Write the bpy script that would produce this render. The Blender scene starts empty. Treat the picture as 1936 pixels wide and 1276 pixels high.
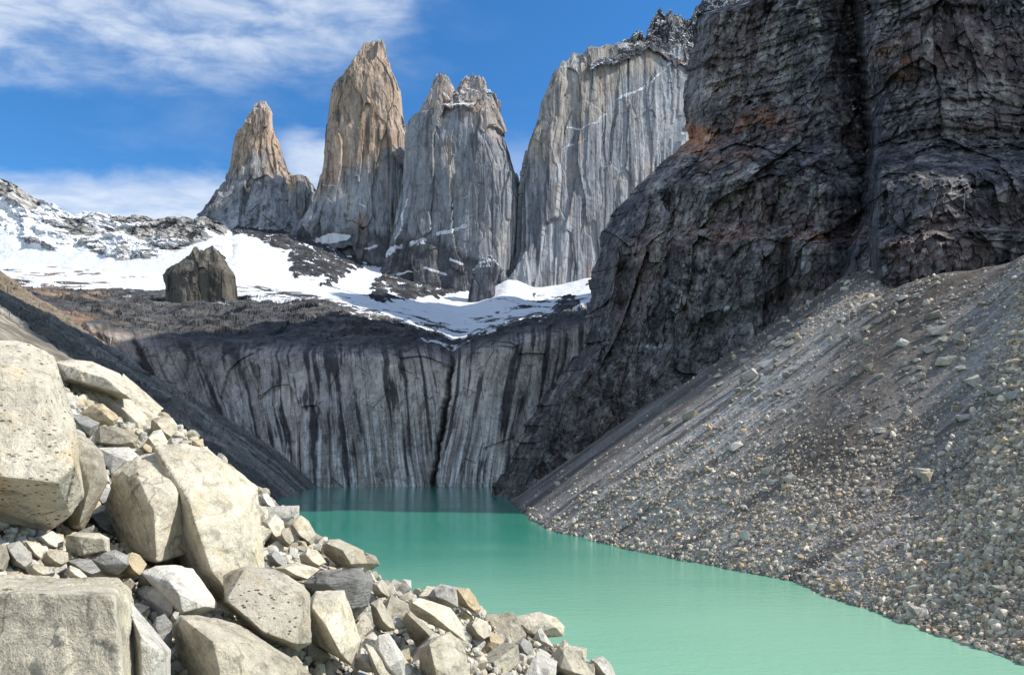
import bpy, bmesh, math, random
import numpy as np
from mathutils import Vector

C = bpy.context.scene
R = math.radians
random.seed(7)
rng = np.random.default_rng(11)

# ------------------------------------------------------------------ camera, sky, sun, exposure
F, CX, YH, H = 1290.0, 968.0, 880.0, 25.0        # focal length and horizon row in photo pixels, eye height over the lake
cam_d = bpy.data.cameras.new("camera")
cam = bpy.data.objects.new("camera", cam_d)
C.collection.objects.link(cam)
cam.location = (0, 0, H)
cam.rotation_euler = (R(90), 0, 0)
cam_d.sensor_fit = 'HORIZONTAL'
cam_d.sensor_width = 36.0
cam_d.lens = F / 1936.0 * 36.0
cam_d.shift_y = (YH - 638.0) / 1936.0
cam_d.clip_start = 0.2
cam_d.clip_end = 60000
C.camera = cam

SUN_AZ, SUN_EL = 92.0, 44.5                        # azimuth clockwise from the view direction
w = bpy.data.worlds.new("World")
C.world = w
w.use_nodes = True
nt = w.node_tree
nt.nodes.clear()

class NB:
    """small node-tree builder"""
    def __init__(s, tree): s.t = tree
    def n(s, typ, **kw):
        nd = s.t.nodes.new(typ)
        ins = kw.pop('ins', {})
        for k, v in kw.items(): setattr(nd, k, v)
        for k, v in ins.items(): s.put(nd.inputs[k], v)
        return nd
    def put(s, sock, v):
        if isinstance(v, bpy.types.NodeSocket): s.t.links.new(v, sock)
        else: sock.default_value = v
    def m(s, op, a, b=0.0, c=None, clamp=False):
        nd = s.n('ShaderNodeMath', operation=op, use_clamp=clamp)
        s.put(nd.inputs[0], a); s.put(nd.inputs[1], b)
        if c is not None: s.put(nd.inputs[2], c)
        return nd.outputs[0]
    def ss(s, x, a, b, lo=0.0, hi=1.0):
        nd = s.n('ShaderNodeMapRange', interpolation_type='SMOOTHSTEP')
        s.put(nd.inputs['Value'], x); s.put(nd.inputs['From Min'], a); s.put(nd.inputs['From Max'], b)
        s.put(nd.inputs['To Min'], lo); s.put(nd.inputs['To Max'], hi)
        return nd.outputs[0]
    def lin(s, x, a, b, lo=0.0, hi=1.0):
        nd = s.n('ShaderNodeMapRange')
        s.put(nd.inputs['Value'], x); s.put(nd.inputs['From Min'], a); s.put(nd.inputs['From Max'], b)
        s.put(nd.inputs['To Min'], lo); s.put(nd.inputs['To Max'], hi)
        return nd.outputs[0]
    def mix(s, fac, a, b, blend='MIX'):
        nd = s.n('ShaderNodeMix', data_type='RGBA', blend_type=blend)
        s.put(nd.inputs[0], fac); s.put(nd.inputs[6], a); s.put(nd.inputs[7], b)
        return nd.outputs[2]
    def noise(s, vec, scale, detail=6.0, rough=0.55, dist=0.0):
        nd = s.n('ShaderNodeTexNoise')
        s.put(nd.inputs['Vector'], vec); nd.inputs['Scale'].default_value = scale
        nd.inputs['Detail'].default_value = detail; nd.inputs['Roughness'].default_value = rough
        nd.inputs['Distortion'].default_value = dist
        return nd.outputs['Fac']
    def mapv(s, vec, scale=(1, 1, 1), loc=(0, 0, 0), rot=(0, 0, 0)):
        nd = s.n('ShaderNodeMapping')
        s.put(nd.inputs['Vector'], vec)
        nd.inputs['Scale'].default_value = scale; nd.inputs['Location'].default_value = loc
        nd.inputs['Rotation'].default_value = rot
        return nd.outputs[0]

b = NB(nt)
sky = b.n('ShaderNodeTexSky', sky_type='NISHITA', sun_disc=False, sun_elevation=R(SUN_EL), sun_rotation=R(SUN_AZ),
          altitude=900.0, air_density=1.0, dust_density=0.15, ozone_density=1.6)
tint = b.n('ShaderNodeHueSaturation', ins={'Hue': 0.5, 'Saturation': 1.24, 'Value': 1.0, 'Color': sky.outputs[0]}).outputs[0]
tint = b.mix(1.0, tint, (0.66, 0.98, 1.12, 1), 'MULTIPLY')
tc = b.n('ShaderNodeTexCoord').outputs['Generated']
sep = b.n('ShaderNodeSeparateXYZ', ins={0: tc})
dx, dy, dz = sep.outputs
dyc = b.m('MAXIMUM', dy, 0.08)
az = b.m('DIVIDE', dx, dyc)                        # tangent of azimuth
el = b.m('DIVIDE', dz, dyc)                        # tangent of elevation
dzc = b.m('MAXIMUM', dz, 0.05)
cx = b.n('ShaderNodeCombineXYZ', ins={0: b.m('DIVIDE', dx, dzc), 1: b.m('DIVIDE', dy, dzc), 2: 0.0}).outputs[0]
n_big = b.noise(cx, 1.3, 7.0, 0.55, 0.3)
n_rip = b.noise(b.mapv(cx, (1.0, 1.5, 1.0), rot=(0, 0, 0.5)), 6.0, 8.0, 0.58, 0.3)
ae = b.n('ShaderNodeCombineXYZ', ins={0: az, 1: b.m('MULTIPLY', el, 2.2), 2: 0.0}).outputs[0]
n_low = b.noise(ae, 5.0, 9.0, 0.58, 0.2)
# high broken sheet: above elevation .60, fading out to the right
hi_e = b.m('ADD', b.m('SUBTRACT', el, 0.56), b.m('MULTIPLY', b.m('SUBTRACT', n_low, 0.5), 0.16))
hi_m = b.m('MULTIPLY', b.ss(hi_e, -0.035, 0.085), b.ss(b.m('ADD', az, b.m('MULTIPLY', b.m('SUBTRACT', n_low, 0.5), 0.35)), -0.06, -0.26))
hi_c = b.m('MULTIPLY', hi_m, b.ss(b.m('ADD', b.m('MULTIPLY', n_rip, 0.7), b.m('MULTIPLY', n_big, 0.3)), 0.30, 0.66, 0.16, 0.80))
# low bank on the horizon at the left and behind the first spire
lo_e = b.m('ADD', el, b.m('MULTIPLY', b.m('SUBTRACT', n_low, 0.5), 0.13))
lo_m = b.m('MULTIPLY', b.ss(lo_e, 0.445, 0.385), b.ss(az, -0.1, -0.38))
lo2 = b.m('MULTIPLY', b.ss(lo_e, 0.50, 0.45), b.m('MULTIPLY', b.ss(az, -0.37, -0.31), b.ss(az, 0.02, -0.2)))
lo3 = b.m('MULTIPLY', b.ss(lo_e, 0.49, 0.42), b.m('MULTIPLY', b.ss(az, -0.06, -0.02), 0.55))
lo_c = b.m('MULTIPLY', b.m('MAXIMUM', b.m('MAXIMUM', lo_m, lo2), lo3), b.ss(n_low, 0.28, 0.62, 0.6, 0.97))
wisp = b.m('MULTIPLY', b.ss(n_big, 0.5, 0.8), 0.22)
fac = b.m('MULTIPLY', b.m('MAXIMUM', b.m('MAXIMUM', hi_c, lo_c), wisp), b.ss(dy, 0.12, 0.35))
back_fill = b.m('MULTIPLY', b.ss(dy, -0.02, -0.35), b.ss(n_big, 0.32, 0.55, 0.25, 0.9))  # unseen cloud behind the camera, added to brighten shaded faces
fac = b.m('MAXIMUM', fac, b.m('MULTIPLY', back_fill, b.ss(dz, 0.0, 0.08)))
cloud_col = b.mix(b.ss(n_rip, 0.3, 0.7), (3.4, 4.1, 5.2, 1), (4.9, 5.3, 5.9, 1))
skyc = b.mix(fac, tint, cloud_col)
bg = b.n('ShaderNodeBackground', ins={'Color': skyc, 'Strength': 0.13})
out = b.n('ShaderNodeOutputWorld')
nt.links.new(bg.outputs[0], out.inputs[0])

sun_d = bpy.data.lights.new("sun", 'SUN')
sun_d.energy = 4.2
sun_d.angle = R(0.5)
sun_d.color = (1.0, 0.945, 0.86)
sun = bpy.data.objects.new("sun", sun_d)
C.collection.objects.link(sun)
sdir = Vector((math.sin(R(SUN_AZ)) * math.cos(R(SUN_EL)), math.cos(R(SUN_AZ)) * math.cos(R(SUN_EL)), math.sin(R(SUN_EL))))
sun.rotation_euler = (-sdir).to_track_quat('-Z', 'Y').to_euler()
sun.location = (300, -100, 900)

C.view_settings.view_transform = 'Standard'
C.view_settings.look = 'None'
C.view_settings.exposure = 0.45
C.view_settings.gamma = 1.0
C.view_settings.use_curve_mapping = False
C.cycles.use_denoising = True
C.cycles.max_bounces = 5
C.cycles.diffuse_bounces = 2
C.cycles.glossy_bounces = 3

# ------------------------------------------------------------------ numpy helpers
TN = 64
TAB = rng.random((TN ** 3,)).astype(np.float32)

def vnoise(x, y, z):
    x = np.asarray(x, np.float32); y = np.asarray(y, np.float32); z = np.asarray(z, np.float32)
    x, y, z = np.broadcast_arrays(x, y, z)
    xf = np.floor(x); yf = np.floor(y); zf = np.floor(z)
    fx = x - xf; fy = y - yf; fz = z - zf
    xi = xf.astype(np.int32) & 63; yi = yf.astype(np.int32) & 63; zi = zf.astype(np.int32) & 63
    x1 = (xi + 1) & 63; y1 = (yi + 1) & 63; z1 = (zi + 1) & 63
    fx = fx * fx * (3 - 2 * fx); fy = fy * fy * (3 - 2 * fy); fz = fz * fz * (3 - 2 * fz)
    a = xi * 4096; a1 = x1 * 4096; bb = yi * 64; b1 = y1 * 64
    def L(p, q, t): return p + (q - p) * t
    c00 = L(TAB[a + bb + zi], TAB[a1 + bb + zi], fx); c10 = L(TAB[a + b1 + zi], TAB[a1 + b1 + zi], fx)
    c01 = L(TAB[a + bb + z1], TAB[a1 + bb + z1], fx); c11 = L(TAB[a + b1 + z1], TAB[a1 + b1 + z1], fx)
    return L(L(c00, c10, fy), L(c01, c11, fy), fz)

def fbm(x, y, z, octv=5, gain=0.5, ridge=False, seed=0.0):
    """about -1 .. 1"""
    s = 0; amp = 1.0; tot = 0
    x = np.asarray(x, np.float32) + seed * 17.3; y = np.asarray(y, np.float32) + seed * 5.1; z = np.asarray(z, np.float32) + seed * 9.7
    for i in range(octv):
        v = vnoise(x, y, z) * 2 - 1
        if ridge: v = 1 - 2 * np.abs(v) ** 0.8
        s = s + v * amp; tot += amp; amp *= gain
        x, y, z = (0.8 * x + 0.6 * y) * 2.03 + 11.7, (-0.6 * x + 0.8 * y) * 2.03 + 3.1, z * 2.03 + 7.9
    return s / tot

def sst(x, a, bv):
    t = np.clip((x - a) / (bv - a), 0, 1)
    return t * t * (3 - 2 * t)

def knots(x, pts):
    pts = sorted(pts)
    return np.interp(x, [p[0] for p in pts], [p[1] for p in pts])

def joints(x, y, z, wd, seed, octv=3):
    return 1 - sst(np.abs(fbm(x, y, z, octv, 0.55, False, seed)), 0.0, wd)

def facets(x, y, z, seed, tilt=0.9):
    """broken flat faces: every irregular cell gets its own offset and tilt; about -1 .. 1"""
    x = np.asarray(x, np.float32); y = np.asarray(y, np.float32); z = np.asarray(z, np.float32)
    xi = np.floor(x).astype(np.int32); yi = np.floor(y).astype(np.int32); zi = np.floor(z).astype(np.int32)
    best = np.full(x.shape, 1e9, np.float32); val = np.zeros(x.shape, np.float32)
    for a in (-1, 0, 1):
        for b_ in (-1, 0, 1):
            for c_ in (-1, 0, 1):
                cx_, cy_, cz_ = xi + a, yi + b_, zi + c_
                h = ((cx_ + seed * 7) & 63) * 4096 + ((cy_ + seed * 3) & 63) * 64 + ((cz_ + seed * 11) & 63)
                r1_ = TAB[h]; r2_ = TAB[(h * 7 + 13) % (TN ** 3)]; r3_ = TAB[(h * 13 + 57) % (TN ** 3)]; r4_ = TAB[(h * 29 + 101) % (TN ** 3)]
                ex, ey, ez = x - cx_ - r1_, y - cy_ - r2_, z - cz_ - r3_
                dd = ex * ex + ey * ey + ez * ez
                m_ = dd < best
                best = np.where(m_, dd, best)
                val = np.where(m_, (r4_ * 2 - 1) + tilt * ((r1_ * 2 - 1) * ez + (r3_ * 2 - 1) * ex + (r2_ * 2 - 1) * ey), val)
    return val

def inpoly(u, v, poly):
    ins = np.zeros(np.shape(u), bool)
    n = len(poly)
    for i in range(n):
        x1, y1 = poly[i]; x2, y2 = poly[(i + 1) % n]
        if y1 == y2: continue
        c = ((y1 > v) != (y2 > v)) & (u < (x2 - x1) * (v - y1) / (y2 - y1) + x1)
        ins ^= c
    return ins

def PT(u, v, D):
    return np.stack([(u - CX) / F * D, D + 0 * u, H + (YH - v) / F * D], -1)

def pt(u, v, D):
    return np.array([(u - CX) / F * D, D, H + (YH - v) / F * D])

def new_mesh(name, V, faces, col=None, smooth=False):
    me = bpy.data.meshes.new(name)
    V = np.ascontiguousarray(V, np.float32).reshape(-1, 3)
    faces = np.ascontiguousarray(faces, np.int32)
    nf, k = faces.shape
    me.vertices.add(len(V)); me.vertices.foreach_set('co', V.ravel())
    me.loops.add(nf * k); me.loops.foreach_set('vertex_index', faces.ravel())
    me.polygons.add(nf)
    me.polygons.foreach_set('loop_start', np.arange(0, nf * k, k, dtype=np.int32))
    me.polygons.foreach_set('loop_total', np.full(nf, k, np.int32))
    me.polygons.foreach_set('use_smooth', np.full(nf, smooth, bool))
    me.update(calc_edges=True)
    if col is not None:
        a = me.attributes.new('Col', 'FLOAT_COLOR', 'POINT')
        a.data.foreach_set('color', np.ascontiguousarray(col, np.float32).ravel())
    return me

def link(name, me, mat, parent=None):
    o = bpy.data.objects.new(name, me)
    if mat is not None and not me.materials: me.materials.append(mat)
    C.collection.objects.link(o)
    if parent: o.parent = parent
    return o

def tag(o, label=None, cat=None, group=None, kind=None):
    if label: o['label'] = label
    if cat: o['category'] = cat
    if group: o['group'] = group
    if kind: o['kind'] = kind
    return o

def gridfaces(nr, nc, wrap=False):
    i = np.arange(nr - 1)[:, None]; j = np.arange(nc if wrap else nc - 1)[None, :]
    j1 = (j + 1) % nc
    f = np.stack([i * nc + j, i * nc + j1, (i + 1) * nc + j1, (i + 1) * nc + j], -1)
    return f.reshape(-1, 4)

def gnormal(V):
    du = np.gradient(V, axis=1); dv = np.gradient(V, axis=0)
    n = np.cross(du, dv)
    n /= np.linalg.norm(n, axis=-1, keepdims=True) + 1e-9
    return n

def lerp3(a, bcol, t):
    return np.asarray(a) * (1 - t[..., None]) + np.asarray(bcol) * t[..., None]

# ------------------------------------------------------------------ materials
def vc_mat(name, scale, zsq=1.0, var=0.5, bump=1.0, snow=True, rough=0.95, snow_edge=0.5, bstr=0.8, crisp=0.0, csc=1.0):
    """colour from the mesh's own rock/snow map, broken up by fine noise; alpha of the map is snow cover"""
    m = bpy.data.materials.new(name); m.use_nodes = True
    t = m.node_tree; t.nodes.clear(); q = NB(t)
    at = q.n('ShaderNodeAttribute', attribute_name='Col')
    pos = q.n('ShaderNodeNewGeometry').outputs['Position']
    n1 = q.noise(q.mapv(pos, (1, 1, zsq)), scale, 8.0, 0.62, 0.3)
    n2 = q.noise(pos, scale * 4.3, 5.0, 0.65)
    f = q.m('MULTIPLY', q.lin(n1, 0.28, 0.72, 1 - var, 1 + var), q.lin(n2, 0.25, 0.75, 1 - var * 0.6, 1 + var * 0.6))
    if crisp:
        n3 = q.noise(q.mapv(pos, (1, 1, 0.45)), csc, 9.0, 0.72, 0.6)
        f = q.m('MULTIPLY', f, q.m('MULTIPLY', q.ss(n3, 0.40, 0.47, 1 - crisp, 1.0), q.ss(n3, 0.55, 0.66, 1.0, 1 + crisp * 0.9)))
    vm = q.n('ShaderNodeVectorMath', operation='SCALE', ins={0: at.outputs['Color'], 'Scale': f})
    colr = vm.outputs[0]
    hgt = q.m('ADD', n1, q.m('MULTIPLY', n2, 0.35))
    if snow:
        sa = q.m('ADD', at.outputs['Alpha'], q.m('MULTIPLY', q.m('SUBTRACT', n1, 0.5), snow_edge))
        sf = q.ss(sa, 0.42, 0.60)
        colr = q.mix(sf, colr, q.mix(n2, (0.60, 0.625, 0.66, 1), (0.74, 0.755, 0.775, 1)))
        hgt = q.m('MULTIPLY', hgt, q.lin(sf, 0, 1, 1.0, 0.3))
    bp = q.n('ShaderNodeBump', ins={'Strength': bstr, 'Distance': bump, 'Height': hgt})
    bs = q.n('ShaderNodeBsdfPrincipled', ins={'Base Color': colr, 'Roughness': rough, 'Specular IOR Level': 0.2, 'Normal': bp.outputs[0]})
    o = q.n('ShaderNodeOutputMaterial')
    t.links.new(bs.outputs[0], o.inputs[0])
    return m

M_tower = vc_mat('granite', 0.022, 0.16, 0.28, 6.0, True, 0.95, 0.7, crisp=0.30, csc=0.06)
M_terrain = vc_mat('glacier_rock', 0.045, 1.0, 0.40, 4.0, True, 0.95, 0.75, crisp=0.4, csc=0.10)
M_ridge = vc_mat('ridge_rock', 0.035, 1.0, 0.35, 4.0, True, 0.95, 0.22, crisp=0.3, csc=0.08)
M_headwall = vc_mat('streaked_rock', 0.09, 0.25, 0.32, 2.0, True, 0.9, 0.6, crisp=0.38, csc=0.14)
M_cliff = vc_mat('dark_rock', 0.12, 0.5, 0.55, 3.0, True, 0.9, 0.5, crisp=0.6, csc=0.22)
M_scree = vc_mat('scree_gravel', 0.9, 1.0, 0.5, 0.35, False, 0.97)
M_moraine = vc_mat('moraine_gravel', 0.16, 1.0, 0.45, 1.2, False, 0.97, crisp=0.35, csc=0.3)
M_stones = vc_mat('loose_stones', 1.3, 1.0, 0.28, 0.06, False, 0.95, bstr=0.6)

def boulder_mat(name, c_light, c_mid, c_warm, speck=0.5, grain=0.35, warm=0.35, foliate=0.0, speck_scale=13.0):
    m = bpy.data.materials.new(name); m.use_nodes = True
    t = m.node_tree; t.nodes.clear(); q = NB(t)
    pos = q.n('ShaderNodeNewGeometry').outputs['Position']
    rnd = q.n('ShaderNodeObjectInfo').outputs['Random']
    big = q.noise(pos, 0.9, 5.0, 0.6, 0.6)
    med = q.noise(q.mapv(pos, (1, 1, 1 + 5 * foliate), rot=(0.5, 0.35, 0)), 5.0, 7.0, 0.65, 0.4)
    fine = q.noise(pos, 42.0, 4.0, 0.7)
    wmask = q.noise(q.mapv(pos, loc=(7, 3, 1)), 1.7, 5.0, 0.6, 0.5)
    c = q.mix(q.ss(big, 0.38, 0.66), c_light, c_mid)
    c = q.mix(q.m('MULTIPLY', q.ss(wmask, 0.52, 0.72), warm), c, c_warm)
    f = q.m('MULTIPLY', q.lin(med, 0.25, 0.75, 1 - grain * 0.8, 1 + grain * 0.55), q.lin(fine, 0.3, 0.7, 1 - grain * 0.7, 1 + grain * 0.45))
    grn = q.noise(pos, 75.0, 3.0, 0.75)
    f = q.m('MULTIPLY', f, q.ss(grn, 0.36, 0.46, 0.62, 1.0))
    blot = q.noise(q.mapv(pos, (1, 1, 1.4), loc=(3, 3, 3)), 2.6, 9.0, 0.72, 0.5)
    f = q.m('MULTIPLY', f, q.ss(blot, 0.36, 0.50, 0.66, 1.06))
    f = q.m('MULTIPLY', f, q.lin(rnd, 0, 1, 0.70, 1.14))
    c = q.n('ShaderNodeVectorMath', operation='SCALE', ins={0: c, 'Scale': f}).outputs[0]
    # black lichen: small dots, gathered in patches
    vo = q.n('ShaderNodeTexVoronoi', feature='F1', ins={'Vector': q.mapv(pos, (1, 1, 1.9), rot=(0.2, 0.5, 0)), 'Scale': speck_scale * 1.25, 'Randomness': 1.0})
    vr_ = q.n('ShaderNodeSeparateColor', ins={0: vo.outputs['Color']}).outputs[0]
    dd_ = q.m('SUBTRACT', q.m('ADD', vo.outputs['Distance'], q.m('MULTIPLY', q.m('SUBTRACT', q.noise(pos, 30.0, 4.0, 0.7), 0.5), 0.7)), q.m('MULTIPLY', vr_, 0.24))
    dots = q.ss(dd_, 0.085, 0.01)
    patch = q.ss(q.noise(q.mapv(pos, loc=(2, 9, 4)), 1.1, 5.0, 0.6), 0.33 if speck > 0.95 else 0.50, 0.48 if speck > 0.95 else 0.64)
    stain = q.m('MULTIPLY', q.ss(q.noise(q.mapv(pos, (1, 1, 0.8), loc=(5, 1, 8)), 6.5, 8.0, 0.75), 0.57, 0.68), q.ss(big, 0.42, 0.6))
    lf = q.m('MULTIPLY', q.m('MAXIMUM', q.m('MULTIPLY', dots, q.m('MULTIPLY', patch, 0.9 if speck > 0.95 else 0.35)), q.m('MULTIPLY', stain, 0.7)), speck)
    c = q.mix(lf, c, (0.045, 0.042, 0.04, 1))
    wv_ = q.n('ShaderNodeVectorMath', operation='ADD', ins={0: q.mapv(pos, (1, 1, 0.7), rot=(0.4, 0.3, 0.5)), 1: q.n('ShaderNodeVectorMath', operation='SCALE', ins={0: q.n('ShaderNodeTexNoise', ins={'Vector': pos, 'Scale': 1.6, 'Detail': 6.0}).outputs['Color'], 'Scale': 0.55}).outputs[0]}).outputs[0]
    ck = q.n('ShaderNodeTexVoronoi', feature='DISTANCE_TO_EDGE', ins={'Vector': wv_, 'Scale': 0.75})
    ckm = q.m('MULTIPLY', q.ss(ck.outputs['Distance'], 0.014, 0.002), q.ss(q.noise(q.mapv(pos, loc=(4, 2, 7)), 1.2, 3.0), 0.47, 0.56))
    c = q.mix(q.m('MULTIPLY', ckm, 0.5), c, (0.07, 0.058, 0.045, 1))
    h = q.m('ADD', q.m('MULTIPLY', med, 0.8), q.m('MULTIPLY', fine, 0.16))
    bp = q.n('ShaderNodeBump', ins={'Strength': 0.85, 'Distance': 0.10, 'Height': h})
    bs = q.n('ShaderNodeBsdfPrincipled', ins={'Base Color': c, 'Roughness': 0.92, 'Specular IOR Level': 0.25, 'Normal': bp.outputs[0]})
    o = q.n('ShaderNodeOutputMaterial')
    t.links.new(bs.outputs[0], o.inputs[0])
    return m

M_cream = boulder_mat('cream_granite', (0.68, 0.615, 0.475, 1), (0.55, 0.50, 0.39, 1), (0.54, 0.42, 0.23, 1), 0.9, 0.36, 0.45)
M_speck = boulder_mat('speckled_granite', (0.71, 0.645, 0.515, 1), (0.62, 0.56, 0.44, 1), (0.64, 0.42, 0.17, 1), 1.0, 0.26, 0.6, 0.0, 9.0)
M_tan = boulder_mat('tan_granite', (0.60, 0.54, 0.41, 1), (0.47, 0.42, 0.32, 1), (0.46, 0.34, 0.18, 1), 0.7, 0.42, 0.5)
M_grey = boulder_mat('grey_gneiss', (0.44, 0.43, 0.39, 1), (0.34, 0.33, 0.30, 1), (0.36, 0.30, 0.2, 1), 0.5, 0.45, 0.2, 1.0)
M_white = boulder_mat('white_granite', (0.68, 0.64, 0.56, 1), (0.56, 0.53, 0.46, 1), (0.58, 0.48, 0.32, 1), 0.5, 0.30, 0.25)
M_yellow = boulder_mat('yellow_sandstone', (0.62, 0.50, 0.32, 1), (0.54, 0.44, 0.28, 1), (0.55, 0.33, 0.12, 1), 0.3, 0.30, 0.5)
M_scrock = boulder_mat('scree_boulder', (0.50, 0.465, 0.40, 1), (0.40, 0.37, 0.32, 1), (0.40, 0.32, 0.22, 1), 0.2, 0.32, 0.4)

# ------------------------------------------------------------------ spires and other rock bodies built from traced outlines at their own distance
def body(left, right, D, depth=0.7, nrow=260, nth=420, expo=2.6, flute=(26, 260, 14), rough=(150, 9), jag=10.0, seed=0, shift_back=0.0, fine=4.0, capk=0.03, skew=0.0):
    """closed solid: for each height a rounded cross-section between the left and right outlines; returns V grid and its (u,v)"""
    vt = min(min(p[1] for p in left), min(p[1] for p in right)); vb = max(max(p[1] for p in left), max(p[1] for p in right))
    tt = np.linspace(0, 1, nrow)
    vs = vt + (vb - vt) * tt
    ul = knots(vs, [(p[1], p[0]) for p in left]); ur = knots(vs, [(p[1], p[0]) for p in right])
    th = np.linspace(0, 2 * np.pi, nth, endpoint=False)
    th = th + 0.42 * np.sin(2 * th) * 0 - 0.0
    # denser on the front (theta = -pi/2)
    th = th - 0.45 * np.cos(th)
    cs, sn = np.cos(th), np.sin(th)
    ex = 2.0 / expo
    ccs = np.sign(cs) * np.abs(cs) ** ex; ssn = np.sign(sn) * np.abs(sn) ** ex
    cxm = ((ul + ur) / 2 - CX) / F * D; a = (ur - ul) / 2 / F * D
    cap = np.clip((vs - vt) / max(3.0, capk * (vb - vt)), 0.02, 1) ** 0.5
    a = a * cap
    dd = np.maximum(a * depth, 2.0)
    X = cxm[:, None] + a[:, None] * ccs[None]; Y = D + shift_back * tt[::-1, None] + dd[:, None] * ssn[None]
    Z = np.repeat((H + (YH - vs) / F * D)[:, None], nth, 1)
    nx = ccs * np.ones_like(X); ny = ssn * np.ones_like(X)
    ln = np.sqrt(nx ** 2 + ny ** 2); nx /= ln; ny /= ln
    fl = fbm(X / flute[0], Y / flute[0], Z / flute[1], 4, 0.55, True, seed + 1) * flute[2]
    big = fbm(X / rough[0], Y / rough[0], Z / (rough[0] * 2.2), 4, 0.5, False, seed + 2) * rough[1]
    fn = fbm(X / 14, Y / 14, Z / 22, 3, 0.55, False, seed + 3) * fine
    crk = -np.clip(fbm(X / (flute[0] * 1.7), Y / (flute[0] * 1.7), Z / (flute[1] * 1.3), 3, 0.5, True, seed + 11) - 0.45, 0, 1) * flute[2] * 1.6
    wx = fbm(X / 90, Y / 90, Z / 200, 3, 0.5, False, seed + 13) * 0.5
    slab = facets(X / (flute[0] * 2.6) + wx, Y / (flute[0] * 2.6), Z / (flute[1] * 1.7) + wx, seed, 0.55) * flute[2] * 0.95 + facets(X / (flute[0] * 0.95) + wx, Y / (flute[0] * 0.95), Z / (flute[1] * 0.8) + wx, seed + 5, 0.5) * flute[2] * 0.26
    disp = (fl * 0.22 + big + fn * 0.4 + crk * 0.6 + slab)
    lim = np.minimum(1.0, a / (3 * (flute[2] + rough[1]) + 1))[:, None]
    disp = disp * lim
    X = X + nx * disp; Y = Y + ny * disp
    topw = np.exp(-((vs - vt) / (0.16 * (vb - vt))) ** 2)[:, None]
    Z = Z + (fbm(X / 22, Y / 22, 0 * X, 3, 0.6, True, seed + 4) * jag) * topw
    Y = Y + skew * X; Z = H + (Z - H) * (1 + skew * X / D); X = X * (1 + skew * X / D)
    V = np.stack([X, Y, Z], -1)
    U = CX + X / Y * F; VV = YH - (Z - H) / Y * F
    return V, U, VV

def join_grids(parts, cols, wrap=True):
    Vs, Fs, Cs, off = [], [], [], 0
    for V, c in zip(parts, cols):
        nr, nc, _ = V.shape
        Vs.append(V.reshape(-1, 3)); Cs.append(c.reshape(-1, 4)); Fs.append(gridfaces(nr, nc, wrap) + off); off += nr * nc
    return np.concatenate(Vs), np.concatenate(Fs), np.concatenate(Cs)

def near_line(U, VV, lines):
    a = np.zeros_like(U)
    for pts, wd in lines:
        for (x1, y1), (x2, y2) in zip(pts[:-1], pts[1:]):
            t = np.clip(((U - x1) * (x2 - x1) + (VV - y1) * (y2 - y1)) / ((x2 - x1) ** 2 + (y2 - y1) ** 2), 0, 1)
            dd = np.hypot(U - x1 - t * (x2 - x1), (VV - y1 - t * (y2 - y1)))
            a = np.maximum(a, 1 - sst(dd, wd * 0.5, wd * 1.3))
    return a
def tower_cols(V, U, VV, warm_line, warm_amt=1.0, ledges=(), base_line=None, snow_top=None, snow_k=1.0, seed=0, grey=(0.255, 0.264, 0.282), warm=(0.47, 0.33, 0.215), dark=(0.09, 0.093, 0.102)):
    X, Y, Z = V[..., 0], V[..., 1], V[..., 2]
    n = gnormal(V)
    nz = np.abs(n[..., 2])
    st = fbm(X / 20, Y / 20, Z / 420, 4, 0.6, False, seed + 5)
    st2 = fbm(X / 8, Y / 8, Z / 260, 3, 0.6, False, seed + 6)
    bl = fbm(X / 150, Y / 150, Z / 180, 4, 0.5, False, seed + 7)
    wl = knots(U, warm_line)
    wm = sst(wl - VV + bl * 70 + st * 18, -22, 22) * warm_amt
    c = lerp3(grey, np.asarray(grey) * 1.3, sst(bl, -0.2, 0.35))
    c = lerp3(c, warm, np.clip(wm * (0.75 + 0.5 * st), 0, 1))
    c = lerp3(c, (0.42, 0.38, 0.33), sst(fbm(X / 60, Y / 60, Z / 90, 4, 0.5, False, seed + 8), 0.15, 0.45) * 0.5)
    c = lerp3(c, dark, sst(st, 0.05, 0.42) * 0.85)
    c = lerp3(c, np.asarray(dark) * 0.8, sst(st2, 0.2, 0.5) * 0.45)
    c = lerp3(c, (0.32, 0.19, 0.12), sst(fbm(X / 40, Y / 40, Z / 200, 3, 0.5, False, seed + 9), 0.3, 0.55) * 0.5)
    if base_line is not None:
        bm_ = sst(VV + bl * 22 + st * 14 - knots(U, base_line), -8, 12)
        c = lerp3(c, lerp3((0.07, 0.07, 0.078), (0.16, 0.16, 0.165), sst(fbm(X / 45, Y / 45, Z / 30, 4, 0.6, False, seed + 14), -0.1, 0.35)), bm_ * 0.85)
    jt = np.maximum(joints(X / 90, Y / 90, Z / 320, 0.035, seed + 60), joints(X / 260, Y / 260, Z / 120, 0.03, seed + 61) * 0.7)
    c = lerp3(c, np.asarray(dark) * 0.55, jt * 0.42)
    sl = sst(nz, 0.30, 0.62)
    sn = fbm(X / 70, Y / 70, Z / 60, 4, 0.55, False, seed + 10)
    top = np.zeros_like(X) if snow_top is None else sst(snow_top - VV, -10, 25)
    a = sl * (0.35 + 0.55 * top + 0.3 * sn) * snow_k + 0.22 * top * sst(sn, -0.1, 0.4)
    if ledges:
        wob = fbm(X / 30, Y / 30, Z / 30, 3, 0.6, False, seed + 12)
        front = V[..., 1] < np.mean(V[..., 1], axis=1, keepdims=True)
        a = np.maximum(a, near_line(U + wob * 7, VV + wob * 5, ledges) * front * np.clip(0.62 + 0.8 * sn, 0, 1))
    return np.concatenate([c, np.clip(a, 0, 1)[..., None]], -1)

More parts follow.
